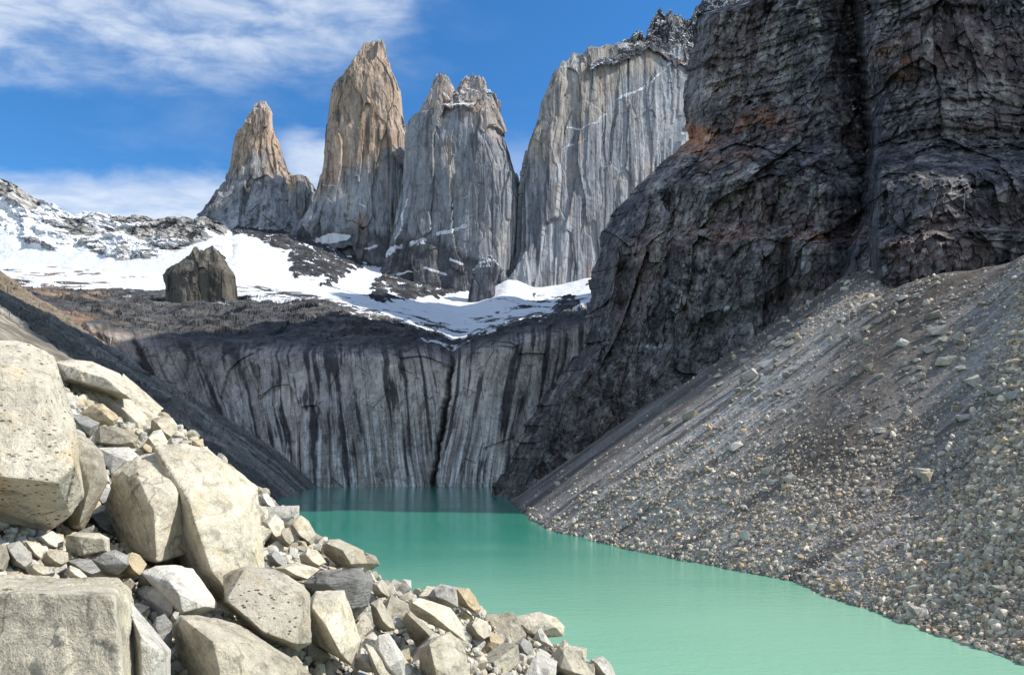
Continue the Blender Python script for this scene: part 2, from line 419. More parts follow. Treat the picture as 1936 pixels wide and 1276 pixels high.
def tower(name, label, bodies, mat=None):
    parts, cols = [], []
    for kw, ck in bodies:
        V, U, VV = body(**kw)
        parts.append(V); cols.append(tower_cols(V, U, VV, **ck))
    V, Fc, cc = join_grids(parts, cols)
    o = link(name, new_mesh(name, V, Fc, cc), mat or M_tower)
    return tag(o, label, 'rock spire', 'granite spires above the glacier')

# south spire (left), with its right shoulder
tower('granite_spire', 'smallest granite spire with a snowy tip, standing alone above the snow ridge', [
    (dict(left=[(488, 195), (484, 206), (466, 231), (459, 246), (451, 276), (444, 326), (428, 361), (408, 399), (386, 423), (350, 470)],
          right=[(500, 195), (504, 200), (521, 218), (524, 246), (532, 281), (547, 321), (560, 350), (572, 400), (580, 430), (600, 470)],
          D=3000, depth=0.75, seed=1, jag=22), dict(warm_line=[(400, 330), (600, 330)], snow_top=245, seed=1, warm=(0.48, 0.33, 0.21))),
    (dict(left=[(540, 335), (520, 360), (500, 400), (490, 470)], right=[(578, 335), (588, 352), (597, 371), (590, 401), (575, 425), (570, 470)],
          D=2960, depth=0.7, nrow=110, nth=260, seed=2, jag=10), dict(warm_line=[(500, 335), (600, 335)], seed=2)),
])
tower('granite_spire', 'tallest granite spire with orange upper faces, second from the left', [
    (dict(left=[(701, 79), (698, 83), (680, 100), (670, 120), (655, 135), (638, 160), (625, 185), (620, 226), (616, 281), (611, 326), (603, 371), (590, 406), (575, 431), (555, 461), (540, 520), (535, 560)],
          right=[(712, 79), (722, 83), (727, 95), (729, 120), (738, 145), (748, 170), (753, 216), (761, 251), (770, 271), (771, 321), (770, 371), (770, 426), (775, 480), (785, 560)],
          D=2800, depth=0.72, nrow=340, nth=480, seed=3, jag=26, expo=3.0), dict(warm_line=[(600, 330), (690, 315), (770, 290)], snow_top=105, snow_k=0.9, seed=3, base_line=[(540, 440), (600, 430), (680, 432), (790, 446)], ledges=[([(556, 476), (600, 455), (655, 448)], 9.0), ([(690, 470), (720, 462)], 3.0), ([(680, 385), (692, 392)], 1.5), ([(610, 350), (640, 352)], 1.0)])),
])
tower('granite_spire', 'twin topped granite spire with snow dusted summit, between the tallest spire and the long wall', [
    (dict(left=[(888, 146), (876, 162), (866, 185), (820, 222), (793, 231), (778, 241), (773, 271), (771, 321), (766, 371), (758, 426), (746, 466), (721, 527), (700, 560)],
          right=[(900, 146), (914, 158), (924, 180), (939, 195), (944, 221), (949, 251), (959, 281), (969, 311), (981, 351), (983, 401), (978, 471), (972, 531), (970, 580)],
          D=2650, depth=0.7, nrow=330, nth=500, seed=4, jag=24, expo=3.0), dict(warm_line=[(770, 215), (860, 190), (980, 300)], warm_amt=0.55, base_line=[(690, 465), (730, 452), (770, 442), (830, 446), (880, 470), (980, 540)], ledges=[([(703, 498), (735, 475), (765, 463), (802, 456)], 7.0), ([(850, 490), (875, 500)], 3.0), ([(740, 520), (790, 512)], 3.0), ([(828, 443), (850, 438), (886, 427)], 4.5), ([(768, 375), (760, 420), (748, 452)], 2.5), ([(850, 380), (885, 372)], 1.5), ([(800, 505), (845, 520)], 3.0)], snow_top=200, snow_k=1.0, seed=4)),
    (dict(left=[(828, 143), (821, 155), (813, 180), (801, 206), (792, 240), (790, 330)], right=[(834, 143), (848, 152), (855, 170), (862, 190), (880, 260), (890, 330)],
          D=2600, depth=0.7, nrow=130, nth=260, seed=5, jag=20), dict(warm_line=[(770, 215), (900, 215)], warm_amt=0.6, snow_top=195, seed=5)),
])
o = tower('granite_wall', 'broad pale granite wall with a snowy diagonal ledge, behind the dark cliff', [
    (dict(left=[(1300, 60), (1245, 84), (1190, 98), (1139, 106), (1102, 110), (1077, 118), (1052, 143), (1039, 165), (1022, 201), (1014, 231), (1001, 261), (994, 291), (986, 341), (984, 401), (982, 471), (964, 527), (944, 577), (935, 610)],
          right=[(1520, 60), (1560, 300), (1600, 610)], D=2560, depth=0.16, nrow=420, nth=900, seed=6, jag=40, capk=0.012, skew=0.38, expo=3.2, flute=(24, 330, 12), rough=(220, 14)),
     dict(warm_line=[(980, 330), (1010, 310), (1065, 262), (1120, 228), (1160, 186), (1221, 160), (1270, 110), (1350, 60)], warm_amt=0.8,
          ledges=[([(1043, 291), (1065, 283), (1105, 263)], 2.4), ([(1070, 241), (1100, 244), (1123, 233), (1145, 216)], 2.6), ([(1160, 188), (1186, 178), (1221, 165)], 3.4), ([(1221, 165), (1251, 138), (1275, 112), (1306, 60)], 2.2), ([(1010, 345), (1020, 325)], 1.6)], snow_top=150, snow_k=0.95, seed=6,
          grey=(0.33, 0.34, 0.36), warm=(0.44, 0.37, 0.285), dark=(0.11, 0.122, 0.145))),
])
o['category'] = 'rock wall'
del o['group']
DK = dict(warm_line=[(0, 0), (2000, 0)], warm_amt=0.0, seed=7, grey=(0.075, 0.075, 0.085), dark=(0.04, 0.04, 0.045), snow_top=140, snow_k=1.0)
def dark_cols(V, U, VV):
    c = tower_cols(V, U, VV, **DK); c[..., :3] *= np.array([0.62, 0.62, 0.66]); return c
def dark_peak(name, label, bodies, D_cat='rock peak'):
    parts, cols = [], []
    for kw in bodies:
        V, U, VV = body(**kw); parts.append(V); cols.append(dark_cols(V, U, VV))
    V, Fc, cc = join_grids(parts, cols)
    return tag(link(name, new_mesh(name, V, Fc, cc), M_tower), label, D_cat)
def crest(name, label, top, bottom, D, thick, seed):
    u = np.linspace(top[0][0], top[-1][0], 420)
    vt = knots(u, top) + fbm(u / 5.0, 0 * u, 0 * u, 4, 0.65, True, seed) * 3.0; vb = knots(u, bottom) + fbm(u / 9.0, 0 * u, 0 * u, 4, 0.6, False, seed + 4) * 12
    t = np.concatenate([np.linspace(0, 1, 90), np.linspace(1.02, 1.5, 20)])
    tt = t[:, None]
    vv_ = np.where(tt <= 1, vb + (vt - vb) * np.minimum(tt, 1), vt + (vb + 60 - vt) * (tt - 1) * 2)
    dd_ = D + thick * 0.4 * np.minimum(tt, 1) + thick * np.maximum(tt - 1, 0) * 2 + 0 * vv_
    Uc = np.broadcast_to(u[None], vv_.shape)
    dd_ = dd_ + 0.38 * (Uc - CX) / F * D
    Vc = PT(Uc, vv_, dd_)
    X, Y, Z = Vc[..., 0], Vc[..., 1], Vc[..., 2]
    k = np.minimum(1, 3 * np.minimum(tt, 1))
    Y2 = Y - k * (facets(X / 45, Y / 45, Z / 70, seed) * 16 + facets(X / 18, Y / 18, Z / 28, seed + 1) * 8 + fbm(X / 20, Y / 20, Z / 40, 3, 0.6, True, seed + 2) * 8)
    Vc = np.stack([X, Y2, Z], -1)
    c = tower_cols(Vc, Uc, vv_, warm_line=[(0, 0), (2000, 0)], warm_amt=0.0, seed=seed, grey=(0.095, 0.095, 0.105), dark=(0.045, 0.045, 0.05), snow_top=150, snow_k=0.9)
    return tag(link(name, new_mesh(name, Vc, gridfaces(*vv_.shape), c), M_tower), label, 'rock peak')
crest('jagged_peak', 'jagged black crest of broken rock capping the pale granite wall',
      [(1116, 121), (1128, 113), (1150, 108), (1166, 100), (1172, 84), (1178, 75), (1190, 73), (1206, 62), (1213, 70), (1219, 78), (1223, 60), (1232, 40), (1240, 24), (1247, 15), (1258, 22), (1266, 19), (1276, 28), (1295, 33), (1306, 34), (1312, 20), (1316, 12), (1322, 24), (1345, 10), (1380, 5), (1420, 20)],
      [(1116, 126), (1165, 116), (1215, 104), (1226, 90), (1245, 102), (1265, 118), (1300, 124), (1420, 140)], 2462, 190, 9)
dark_peak('distant_peak', 'snow streaked grey peak showing behind the top of the dark cliff', [
    dict(left=[(1345, -22), (1332, 0), (1322, 20), (1300, 80)], right=[(1380, -25), (1420, -5), (1460, 30), (1500, 80)], D=3100, depth=0.6, nrow=100, nth=240, seed=12, jag=30)])
DK = dict(DK, grey=(0.24, 0.24, 0.25), dark=(0.12, 0.12, 0.125), snow_top=530)
dark_peak('rock_outcrop', 'dark wedge of rock sticking out of the snow below the twin spire', [
    dict(left=[(912, 496), (893, 512), (888, 545), (883, 578), (880, 600)], right=[(928, 490), (941, 503), (940, 530), (932, 560), (925, 580), (920, 600)], D=2300, depth=0.8, nrow=110, nth=200, seed=13, jag=22, flute=(9, 60, 8), rough=(30, 7))], 'rock outcrop')
MT = body(left=[(1560, -330), (1500, -200), (1470, 0), (1450, 300), (1440, 620)], right=[(1750, -330), (2000, 0), (2100, 620)], D=1750, depth=1.6, nrow=140, nth=260, seed=17, jag=40)  # unseen mountain mass, added to cast shade on the glacier
c_ = dark_cols(*MT)
tag(link('shade_mountain_terrain', new_mesh('shade_mountain_terrain', *join_grids([MT[0]], [c_])), M_tower), kind='structure')
V, U, VV = body(left=[(372, 478), (365, 486), (353, 495), (340, 503), (323, 515), (316, 525), (320, 545), (318, 590)], right=[(388, 478), (402, 482), (414, 484), (424, 492), (433, 503), (442, 521), (444, 545), (446, 590)],
                D=1330, depth=0.55, nrow=180, nth=320, seed=14, jag=20, flute=(12, 40, 3.5), rough=(40, 4), expo=3.6, capk=0.001)
cc = tower_cols(V, U, VV, warm_line=[(0, 0), (2000, 0)], warm_amt=0, seed=14, grey=(0.19, 0.175, 0.15), dark=(0.07, 0.065, 0.06), snow_k=0.4)
cc[..., :3] *= np.array([0.66, 0.66, 0.65])
tag(link('rock_outcrop', new_mesh('rock_outcrop', *join_grids([V], [cc])[:2], join_grids([V], [cc])[2]), M_tower),
    'flat topped grey rock knob rising from the edge of the snowfield', 'rock outcrop')

# ------------------------------------------------------------------ headwall, plateau and glacier: one terrain sheet
UK = [-700, 0, 150, 300, 450, 600, 700, 800, 860, 900, 1000, 1110, 1500]
def ln(vals): return list(zip(UK, vals)) if not np.isscalar(vals) else [(u, vals) for u in UK]
nu = 1000
us = np.concatenate([np.linspace(-700, 0, 80, endpoint=False), np.linspace(0, 1140, 880, endpoint=False), np.linspace(1140, 1500, 60)])
LN = [
    (0.00, None, 806),
    (0.30, 770, [900, 845, 822, 812, 812, 812, 812, 816, 822, 816, 822, 850, 900]),
    (0.46, [575, 580, 618, 665, 680, 680, 676, 674, 690, 670, 650, 622, 590], [920, 880, 850, 832, 830, 830, 830, 832, 845, 832, 838, 860, 900]),
    (0.52, [558, 560, 598, 636, 648, 650, 645, 646, 668, 642, 622, 600, 570], [960, 920, 890, 868, 866, 866, 866, 866, 880, 866, 866, 880, 930]),
    (0.60, [530, 548, 572, 596, 606, 612, 622, 636, 660, 641, 614, 592, 565], [1200, 1180, 1150, 1120, 1080, 1040, 1000, 950, 930, 950, 1000, 1050, 1100]),
    (0.68, [500, 535, 552, 560, 566, 578, 600, 626, 652, 638, 606, 585, 560], [1500, 1500, 1500, 1450, 1350, 1250, 1150, 1080, 1000, 1050, 1150, 1250, 1400]),
    (0.80, [492, 498, 508, 520, 520, 535, 560, 588, 604, 604, 587, 574, 545], 1800),
    (0.92, [490, 495, 503, 500, 455, 490, 530, 553, 568, 572, 578, 558, 540], 2300),
    (0.97, [484, 490, 498, 480, 418, 430, 470, 490, 500, 500, 500, 480, 480], 2950),
    (1.00, [620, 625, 630, 630, 625, 630, 650, 660, 660, 660, 660, 650, 650], 4600),
]
tk = np.array([l[0] for l in LN])
vk = np.stack([np.full(len(us), YH + (H + 8) / 806 * F) if l[1] is None else knots(us, ln(l[1])) for l in LN])
dk = np.stack([knots(us, ln(l[2])) for l in LN])
ts = np.concatenate([np.linspace(0, .52, 330, endpoint=False), np.linspace(.52, .70, 150, endpoint=False), np.linspace(.70, .95, 170, endpoint=False), np.linspace(.95, 1, 20)])
vg = np.empty((len(ts), len(us))); dg = np.empty_like(vg)
for j in range(len(us)):
    vg[:, j] = np.interp(ts, tk, vk[:, j]); dg[:, j] = np.interp(ts, tk, dk[:, j])
def smooth_rows(A, n):
    for _ in range(n):
        B = A.copy(); B[1:-1] = 0.25 * A[:-2] + 0.5 * A[1:-1] + 0.25 * A[2:]; A = B
    return A
def smooth_cols(A, n):
    for _ in range(n):
        B = A.copy(); B[:, 1:-1] = 0.25 * A[:, :-2] + 0.5 * A[:, 1:-1] + 0.25 * A[:, 2:]; A = B
    return A
vg = smooth_cols(smooth_rows(vg, 26), 60); dg = smooth_cols(smooth_rows(dg, 26), 60)
ucl = 968 - 26 * (1 - sst(ts, 0.84, 0.955))
vg = vg - 24 * np.exp(-((us[None] - ucl[:, None]) / np.interp(ts, [0.8, 0.92, 0.96], [75, 42, 34])[:, None]) ** 2) * (sst(ts, 0.80, 0.93) * (1 - sst(ts, 0.965, 1.0)))[:, None]
UU = np.broadcast_to(us[None], vg.shape)
V = PT(UU, vg, dg)
X, Y, Z = V[..., 0].copy(), V[..., 1].copy(), V[..., 2].copy()
tg = np.broadcast_to(ts[:, None], vg.shape)
wall = 1 - sst(tg, 0.46, 0.54)
plat = sst(tg, 0.48, 0.56) * (1 - sst(tg, 0.66, 0.74))
snowz = sst(tg, 0.66, 0.76)
# the wall: ribs, small overhangs, a deep cleft
uc = knots(vg, [(640, 862), (700, 850), (780, 840), (850, 828), (930, 818)])
uc = uc + fbm(vg / 22, 0 * vg, 0 * vg, 3, 0.6, False, 146) * 7
cleft = np.exp(-((UU - uc) / 4.2) ** 2) * sst(vg, 640, 690)
dg2 = fbm(X / 60, Y / 60, Z / 220, 4, 0.5, False, 21) * 16 + fbm(X / 16, Y / 16, Z / 110, 4, 0.55, True, 22) * 1.4 + fbm(X / 22, Y / 22, Z / 10, 4, 0.6, False, 23) * 1.5 - facets(X / 42, Y / 42, Z / 90 + 0.004 * X, 12, 0.5) * 2.6 - facets(X / 15, Y / 15, Z / 60, 13, 0.5) * 1.0
Y2 = Y + wall * (dg2 + 18 * cleft) + wall * 7 * (np.abs((UU - uc) / 60) < 1) * (1 - np.abs((UU - uc) / 60))
Zp = plat * (fbm(X / 70, Y / 90, 0 * Z, 5, 0.58, True, 24) * 11 + facets(X / 55, Y / 80, Z / 40, 9) * 4.5 + facets(X / 20, Y / 30, Z / 20, 10) * 2.5 + fbm(X / 16, Y / 24, 0 * Z, 4, 0.6, False, 25) * 4)
rocks_poly = [
    [(548, 490), (560, 444), (665, 430), (735, 440), (722, 480), (700, 505), (665, 512), (612, 546), (616, 522), (556, 524)],
    [(700, 560), (716, 512), (760, 480), (800, 462), (880, 470), (892, 520), (882, 556), (821, 564), (712, 570)],
    [(340, 432), (410, 398), (500, 412), (588, 418), (560, 455), (528, 472), (480, 447), (400, 437)],
    [(280, 498), (340, 446), (388, 436), (352, 482)],
    [(1048, 590), (1062, 566), (1086, 562), (1092, 580), (1062, 594)],
    [(520, 470), (545, 440), (580, 425), (575, 450), (540, 478)],
]
wu = UU + fbm(X / 60, Y / 60, Z / 40, 4, 0.6, False, 26) * 22; wv = vg + fbm(X / 50, Y / 50, Z / 40, 4, 0.6, False, 27) * 12
rk = np.zeros_like(vg)
for p in rocks_poly: rk = np.maximum(rk, inpoly(wu, wv, p).astype(float))
rk = smooth_cols(smooth_rows(rk, 2), 2)
Zs = snowz * (fbm(X / 160, Y / 160, 0 * Z, 4, 0.5, False, 28) * 13 + fbm(X / 40, Y / 40, 0 * Z, 4, 0.55, False, 29) * 5) + rk * (3 + fbm(X / 40, Y / 40, Z / 60, 4, 0.6, True, 30) * 12)
V = np.stack([X, Y2, Z + Zp + Zs], -1)
X, Y, Z = V[..., 0], V[..., 1], V[..., 2]
# colours: water streaks run down the wall and fan out
fan = (UU - 640) * (1 + 0.0 * vg)
fan = fan + (920 - vg) * np.interp(us, [100, 300, 450, 600, 700, 830, 835, 950, 1110], [0.50, 0.34, 0.12, 0.03, 0.10, 0.15, -0.20, -0.16, -0.1])[None]
fan = fan + fbm(X / 90, Y / 90, Z / 130, 3, 0.5, False, 31) * 16
s1 = fbm(fan / 11.0, Z / 130, 0 * Z, 3, 0.6, False, 32); s2 = fbm(fan / 4.0, Z / 90, 0 * Z + 5, 3, 0.6, False, 33); s3 = fbm(fan / 34.0, Z / 160, 0 * Z + 9, 3, 0.5, False, 34)
lightb = sst(fbm(fan / 50, Z / 70, 0 * Z, 4, 0.5, False, 35), -0.25, 0.35)
cw = lerp3((0.36, 0.325, 0.305), (0.58, 0.52, 0.46), lightb)
cw = lerp3(cw, (0.84, 0.83, 0.82), sst(s2 + 0.4 * s3, -0.15, 0.2) * sst(900 - vg, 230, 0) * 0.92)
cw = lerp3(cw, (0.045, 0.04, 0.048), sst(s1 + 0.5 * s3 + 0.5 * fbm(fan / 26, Z / 34, 0 * Z, 4, 0.6, False, 148), 0.06, 0.30) * 0.88)
cw = lerp3(cw, (0.06, 0.054, 0.06), sst(fbm(fan / 2.4, Z / 60, 0 * Z + 5, 3, 0.6, False, 149) + 0.3 * s1, 0.05, 0.4) * 0.6)
hor = fbm(UU / 70, (vg + fbm(UU / 60, vg / 60, 0 * vg, 3, 0.5, False, 36) * 24) / 7.0, 0 * vg, 3, 0.6, False, 37)
cw = lerp3(cw, (0.05, 0.047, 0.05), sst(hor, 0.34, 0.56) * (0.25 + 0.6 * sst(700 - vg, -10, 50)))
dkz = sst(500 - UU, -60, 170) * sst(800 - vg, 0, 120)  # darker brown rock at upper left, also painted in for missing shade
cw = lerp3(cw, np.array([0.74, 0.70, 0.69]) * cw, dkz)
jt = np.maximum(joints(X / 45, Y / 45, Z / 22, 0.03, 140) * 0.5, joints(X / 18, Y / 18, Z / 60, 0.05, 141) * 0.6)
cw = lerp3(cw, (0.06, 0.054, 0.052), jt * sst(fbm(X / 90, Y / 90, Z / 60, 3, 0.5, False, 142), -0.25, 0.3))
patchd = sst(fbm(X / 40, Y / 40, Z / 26, 4, 0.6, False, 143), 0.22, 0.38) * sst(vg, 640, 720)
cw = lerp3(cw, (0.02, 0.02, 0.024), np.clip(cleft, 0, 1) * 0.75)
cp = lerp3((0.085, 0.087, 0.09), (0.155, 0.145, 0.135), sst(fbm(X / 60, Y / 130, Z / 30, 5, 0.6, False, 38), -0.1, 0.45))
cp = lerp3(cp, (0.05, 0.046, 0.045), sst(fbm(X / 30, Y / 80, Z / 9, 4, 0.6, True, 39), 0.25, 0.6) * 0.8)
cr_ = lerp3((0.04, 0.04, 0.046), (0.10, 0.10, 0.103), sst(fbm(X / 40, Y / 40, Z / 60, 4, 0.6, False, 40), -0.1, 0.4))
cp = lerp3(cp, (0.05, 0.046, 0.045), joints(X / 50, Y / 120, Z / 9, 0.08, 144, 4) * 0.7)
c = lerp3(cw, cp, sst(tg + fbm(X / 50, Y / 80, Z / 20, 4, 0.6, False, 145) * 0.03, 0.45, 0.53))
c = lerp3(c, cr_, np.clip(sst(tg, 0.74, 0.80) + rk, 0, 1))
edge = knots(us, ln(LN[5][1]))[None] + fbm(X / 70, Y / 90, Z / 40, 5, 0.65, False, 41) * 40
sn = sst(edge - vg, -9, 14)
sn = sn * (1 - rk * (0.97 - 0.62 * sst(fbm(X / 30, Y / 30, Z / 22, 4, 0.6, False, 42), 0.12, 0.34)))
dirt = sst(fbm(X / 55, Y / 110, Z / 12, 5, 0.62, False, 43), 0.08, 0.36) * sst(vg - edge, -60, -6)
patch = sst(fbm(X / 40, Y / 60, Z / 20, 4, 0.6, False, 44), 0.30, 0.5) * plat * sst(edge + 30 - vg, -12, 20) * sst(UU, 150, 500)
left_dirt = sst(fbm(X / 60, Y / 60, Z / 20, 5, 0.6, False, 45), 0.05, 0.35) * sst(vg, 492, 512) * sst(250 - UU, 0, 90)
c = lerp3(c, (0.30, 0.20, 0.13), left_dirt * 0.8)
slabr = sst(fbm(X / 75, Y / 110, Z / 30, 5, 0.62, False, 147), 0.20, 0.34) * sst(vg - edge, -75, -25) * sst(UU, 420, 520) * sst(tg, 0.60, 0.66)
c = lerp3(c, cr_ * 1.2, slabr)
a = np.clip(sn * (1 - 0.95 * dirt) * (1 - 0.95 * slabr) * (1 - 0.9 * left_dirt) + 0.75 * patch, 0, 1)
ice = sst(fbm(X / 25, Y / 60, Z / 14, 4, 0.6, True, 46), 0.3, 0.7) * snowz
c = np.concatenate([c, a[..., None]], -1)
fc = gridfaces(len(ts), len(us))
nwall = 335
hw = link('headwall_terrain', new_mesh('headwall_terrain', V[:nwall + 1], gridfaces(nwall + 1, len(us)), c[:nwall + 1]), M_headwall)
tag(hw, kind='structure')
gl = link('glacier_terrain', new_mesh('glacier_terrain', V[nwall:], gridfaces(len(ts) - nwall, len(us)), c[nwall:]), M_terrain)
tag(gl, kind='structure')

# ------------------------------------------------------------------ snowy ridge at the far left
us2 = np.linspace(-700, 440, 640)
top = knots(us2, [(-700, 300), (-300, 325), (-100, 335), (0, 338), (25, 347), (45, 360), (60, 374), (90, 384), (110, 392), (130, 405), (145, 411), (165, 405), (185, 404), (215, 410), (240, 411), (260, 414), (300, 418), (325, 411), (345, 408), (365, 413), (385, 412), (420, 425), (440, 440)])
rows = [(0.0, 545 + 0 * top, 1750), (0.3, 488 + 0 * top, 1900), (0.75, top + 0.35 * (480 - top), 2080), (1.0, top, 2200), (1.15, top + 25, 2330), (1.4, top + 160, 2700)]
t2 = np.concatenate([np.linspace(0, 1.0, 210), np.linspace(1.01, 1.4, 30)])
vv = np.stack([np.interp(t2, [r[0] for r in rows], [r[1][j] for r in rows]) for j in range(len(us2))], 1)
d2 = np.interp(t2, [r[0] for r in rows], [r[2] for r in rows])[:, None] + 0 * vv
V = PT(np.broadcast_to(us2[None], vv.shape), vv, d2)
X, Y, Z = V[..., 0], V[..., 1], V[..., 2]
k2 = sst(t2, 0.1, 0.35)[:, None]
dsp = fbm(X / 90, Y / 90, Z / 120, 5, 0.55, True, 50)
sl0 = knots(us2, [(-700, 420), (-100, 425), (0, 430), (60, 464), (110, 474), (150, 462), (190, 480), (235, 492), (300, 486), (345, 468), (440, 440)])[None]
k2 = k2 * (1 - 0.85 * sst(vv - sl0, -8, 6))
V = np.stack([X, Y - k2 * (dsp * 40 + facets(X / 60, Y / 60, Z / 80, 20) * 10 + facets(X / 24, Y / 24, Z / 30, 21) * 3.5), Z + k2 * (fbm(X / 26, Y / 26, Z / 40, 4, 0.6, True, 51) * 7)], -1)
X, Y, Z = V[..., 0], V[..., 1], V[..., 2]
nz = np.abs(gnormal(V)[..., 2])
cc = lerp3((0.24, 0.235, 0.225), (0.44, 0.425, 0.40), sst(fbm(X / 50, Y / 50, Z / 90, 4, 0.55, False, 52), -0.2, 0.3))
cc = lerp3(cc, (0.08, 0.08, 0.085), sst(fbm(X / 22, Y / 22, Z / 70, 4, 0.6, True, 53), 0.15, 0.6) * 0.7)
pn = fbm(X / 190, Y / 190, Z / 100, 5, 0.5, False, 54)
a = np.clip(0.36 + pn * 2.0 + (nz - 0.45) * 0.5, 0, 1)
sl_ = knots(us2, [(-700, 420), (-100, 425), (0, 430), (60, 464), (110, 474), (150, 462), (190, 480), (235, 492), (300, 486), (345, 468), (440, 440)])[None] + pn * 14
a = np.maximum(a, 0.92 * sst(vv - sl_, -4, 8))
a *= 1 - 0.8 * sst(np.broadcast_to(top[None], vv.shape) + 26 + pn * 24 - vv, -8, 10) * (np.broadcast_to(us2[None], vv.shape) < 70)
tag(link('ridge_terrain', new_mesh('ridge_terrain', V, gridfaces(*vv.shape), np.concatenate([cc, a[..., None]], -1)), M_ridge), kind='structure')

# ------------------------------------------------------------------ right-hand dark cliff
vr = np.concatenate([np.linspace(1015, -60, 600, endpoint=False), np.linspace(-60, -1500, 140)])  # rows above the view raise the cliff so it shades the headwall
UL = [(1015, 850), (960, 905), (940, 926), (880, 958), (820, 990), (760, 1022), (700, 1067), (640, 1108), (580, 1112), (520, 1122), (450, 1140), (400, 1160), (350, 1208), (320, 1240), (290, 1280), (270, 1298), (200, 1297),
      (150, 1296), (100, 1305), (40, 1315), (26, 1322), (2, 1405), (-14, 1428), (-40, 1450), (-100, 1480), (-270, 1530), (-780, 1680), (-1180, 1800), (-1500, 1900)]
ulv = knots(vr, UL)
ncf, ncw = 900, 70
sf = np.linspace(0, 1, ncf)
UG = ulv[:, None] + (2450 - ulv[:, None]) * (0.88 * sf + 0.12 * sf ** 3)[None]
VG = np.broadcast_to(vr[:, None], UG.shape)
def cliff_D(u, v):
    inv = 1 / 537 + (np.minimum(u, 1774 + (u - 1774) * 0.25) - 925) / (1774 - 925) * (1 / 320 - 1 / 537)
    D = 1 / np.maximum(inv, 1 / 620)
    v2 = v + fbm(u / 160, 0 * u, 0 * u + 3, 3, 0.5, False, 60) * 14
    D = D * knots(u, [(1936, 1.0), (2100, 0.88), (2450, 0.78)])  # out-of-view right end pulled forward to shade the far lake
    return D * knots(v2, [(1015, 0.97), (950, 1.0), (800, 1.045), (640, 1.10), (462, 1.13), (428, 1.165), (345, 1.195), (300, 1.25), (265, 1.31), (190, 1.34), (170, 1.355), (20, 1.395), (-270, 1.472), (-780, 1.62), (-1180, 1.74), (-1500, 1.84)])
D = cliff_D(UG, VG)
P0 = PT(UG, VG, D)
X, Y, Z = P0[..., 0], P0[..., 1], P0[..., 2]
wq1 = fbm(X / 70, Y / 70, Z / 70, 4, 0.6, False, 160) * 0.45
big = fbm(X / 110, Y / 110, Z / 160, 3, 0.5, False, 61) * 11
blk = facets(X / 52 + wq1, Y / 52, Z / 130 + wq1, 3, 0.6) * 9.0 + facets(X / 19 + wq1, Y / 19 + wq1, Z / 60, 4, 0.6) * 3.2 + facets(X / 8.0 + wq1, Y / 8.0, Z / 20 + wq1, 5, 0.7) * 1.6 + facets(X / 3.7, Y / 3.7 + wq1, Z / 6.0 + wq1, 6) * 1.2
flu = fbm(X / 17, Y / 17, Z / 75, 3, 0.55, True, 62) * 2.2 + blk
fin = fbm(X / 9, Y / 9, Z / 10, 4, 0.62, False, 63) * 1.3
rb = sst(UG + fbm(X / 30, Y / 30, Z / 40, 3, 0.5, False, 69) * 14, 1640, 1668)
def stairs(z, h, sharp=0.25):
    q = z / h; fl = np.floor(q); fr = q - fl
    return (fl + sst(fr, 0.0, sharp)) - q       # sawtooth: juts out at the top of each bed
dipz = Z + 0.10 * X + fbm(X / 60, Y / 60, Z / 60, 4, 0.6, False, 64) * 24
smk = sst(fbm(X / 50, Y / 50, Z / 30, 4, 0.55, False, 78), -0.35, 0.3)
strat = stairs(dipz, 23) * 3.6 * smk * (0.45 + 0.65 * np.maximum(rb, sst(330 - VG, 0, 60))) + stairs(dipz + 0.2 * blk, 7.1) * 2.4 * smk * (0.3 + 0.7 * np.maximum(rb, sst(300 - VG, 0, 60)))
ug = knots(VG, [(-270, 1590), (0, 1612), (120, 1618), (200, 1624), (300, 1640), (360, 1636), (400, 1628), (450, 1608), (520, 1588), (600, 1570)])
ug = ug + fbm(VG / 45, 0 * VG, UG / 400, 4, 0.6, False, 161) * 16
du = UG - ug
gul = np.where(du < 0, np.clip(1 + du / knots(VG, [(0, 70), (300, 80), (520, 60)]), 0, 1) ** 1.4, np.clip(1 - du / (16 + 8 * wq1), 0, 1)) * knots(VG, [(-270, 80), (200, 62), (420, 46), (520, 18), (600, 0)])
notch2 = np.exp(-((UG - knots(VG, [(200, 1500), (560, 1480)])) / 10) ** 2) * sst(VG, 440, 470) * (1 - sst(VG, 540, 620)) * 14
alc = np.exp(-(((UG - 1181) / 17) ** 2 + ((VG - 548) / 46) ** 4)) * 20
over = np.exp(-((VG - knots(UG, [(1280, 640), (1400, 600), (1470, 570), (1520, 545)])) / 16) ** 2) * sst(UG, 1270, 1320) * (1 - sst(UG, 1500, 1540)) * 7
bul = sst(VG, 280, 330) * (1 - sst(VG, 520, 600)) * rb * 26
slopeK = sst(VG, 640, 720) * (1 - rb)
rills = fbm((X * 0.75 - Z * 0.65) / 60, (X * 0.65 + Z * 0.75) / 9, Y / 40, 4, 0.55, True, 65) * 4.0
Dn = D + big * (1 - 0.45 * slopeK) - (flu + 0) * (1 - 0.45 * slopeK) - fin - strat * (1 - 0.8 * slopeK) + gul + notch2 + alc + over - rb * 16 - bul - rills * slopeK
edgeK = sst(sf, 0, 0.05)[None]
roundoff = (1 - edgeK) ** 2 * 26
Dn = D * (1 - edgeK) + Dn * edgeK + roundoff - (flu + fin) * (1 - edgeK) * 0.5
uj = UG + (1 - edgeK) * (fbm(0 * Z, Z / 26, Z / 26, 4, 0.6, False, 66) * 9 + facets(0 * Z + 3, Z / 16, Z / 16, 17) * 5 + fbm(0 * Z, Z / 7, 0 * Z, 3, 0.6, False, 67) * 3)
P = PT(uj, VG, Dn)
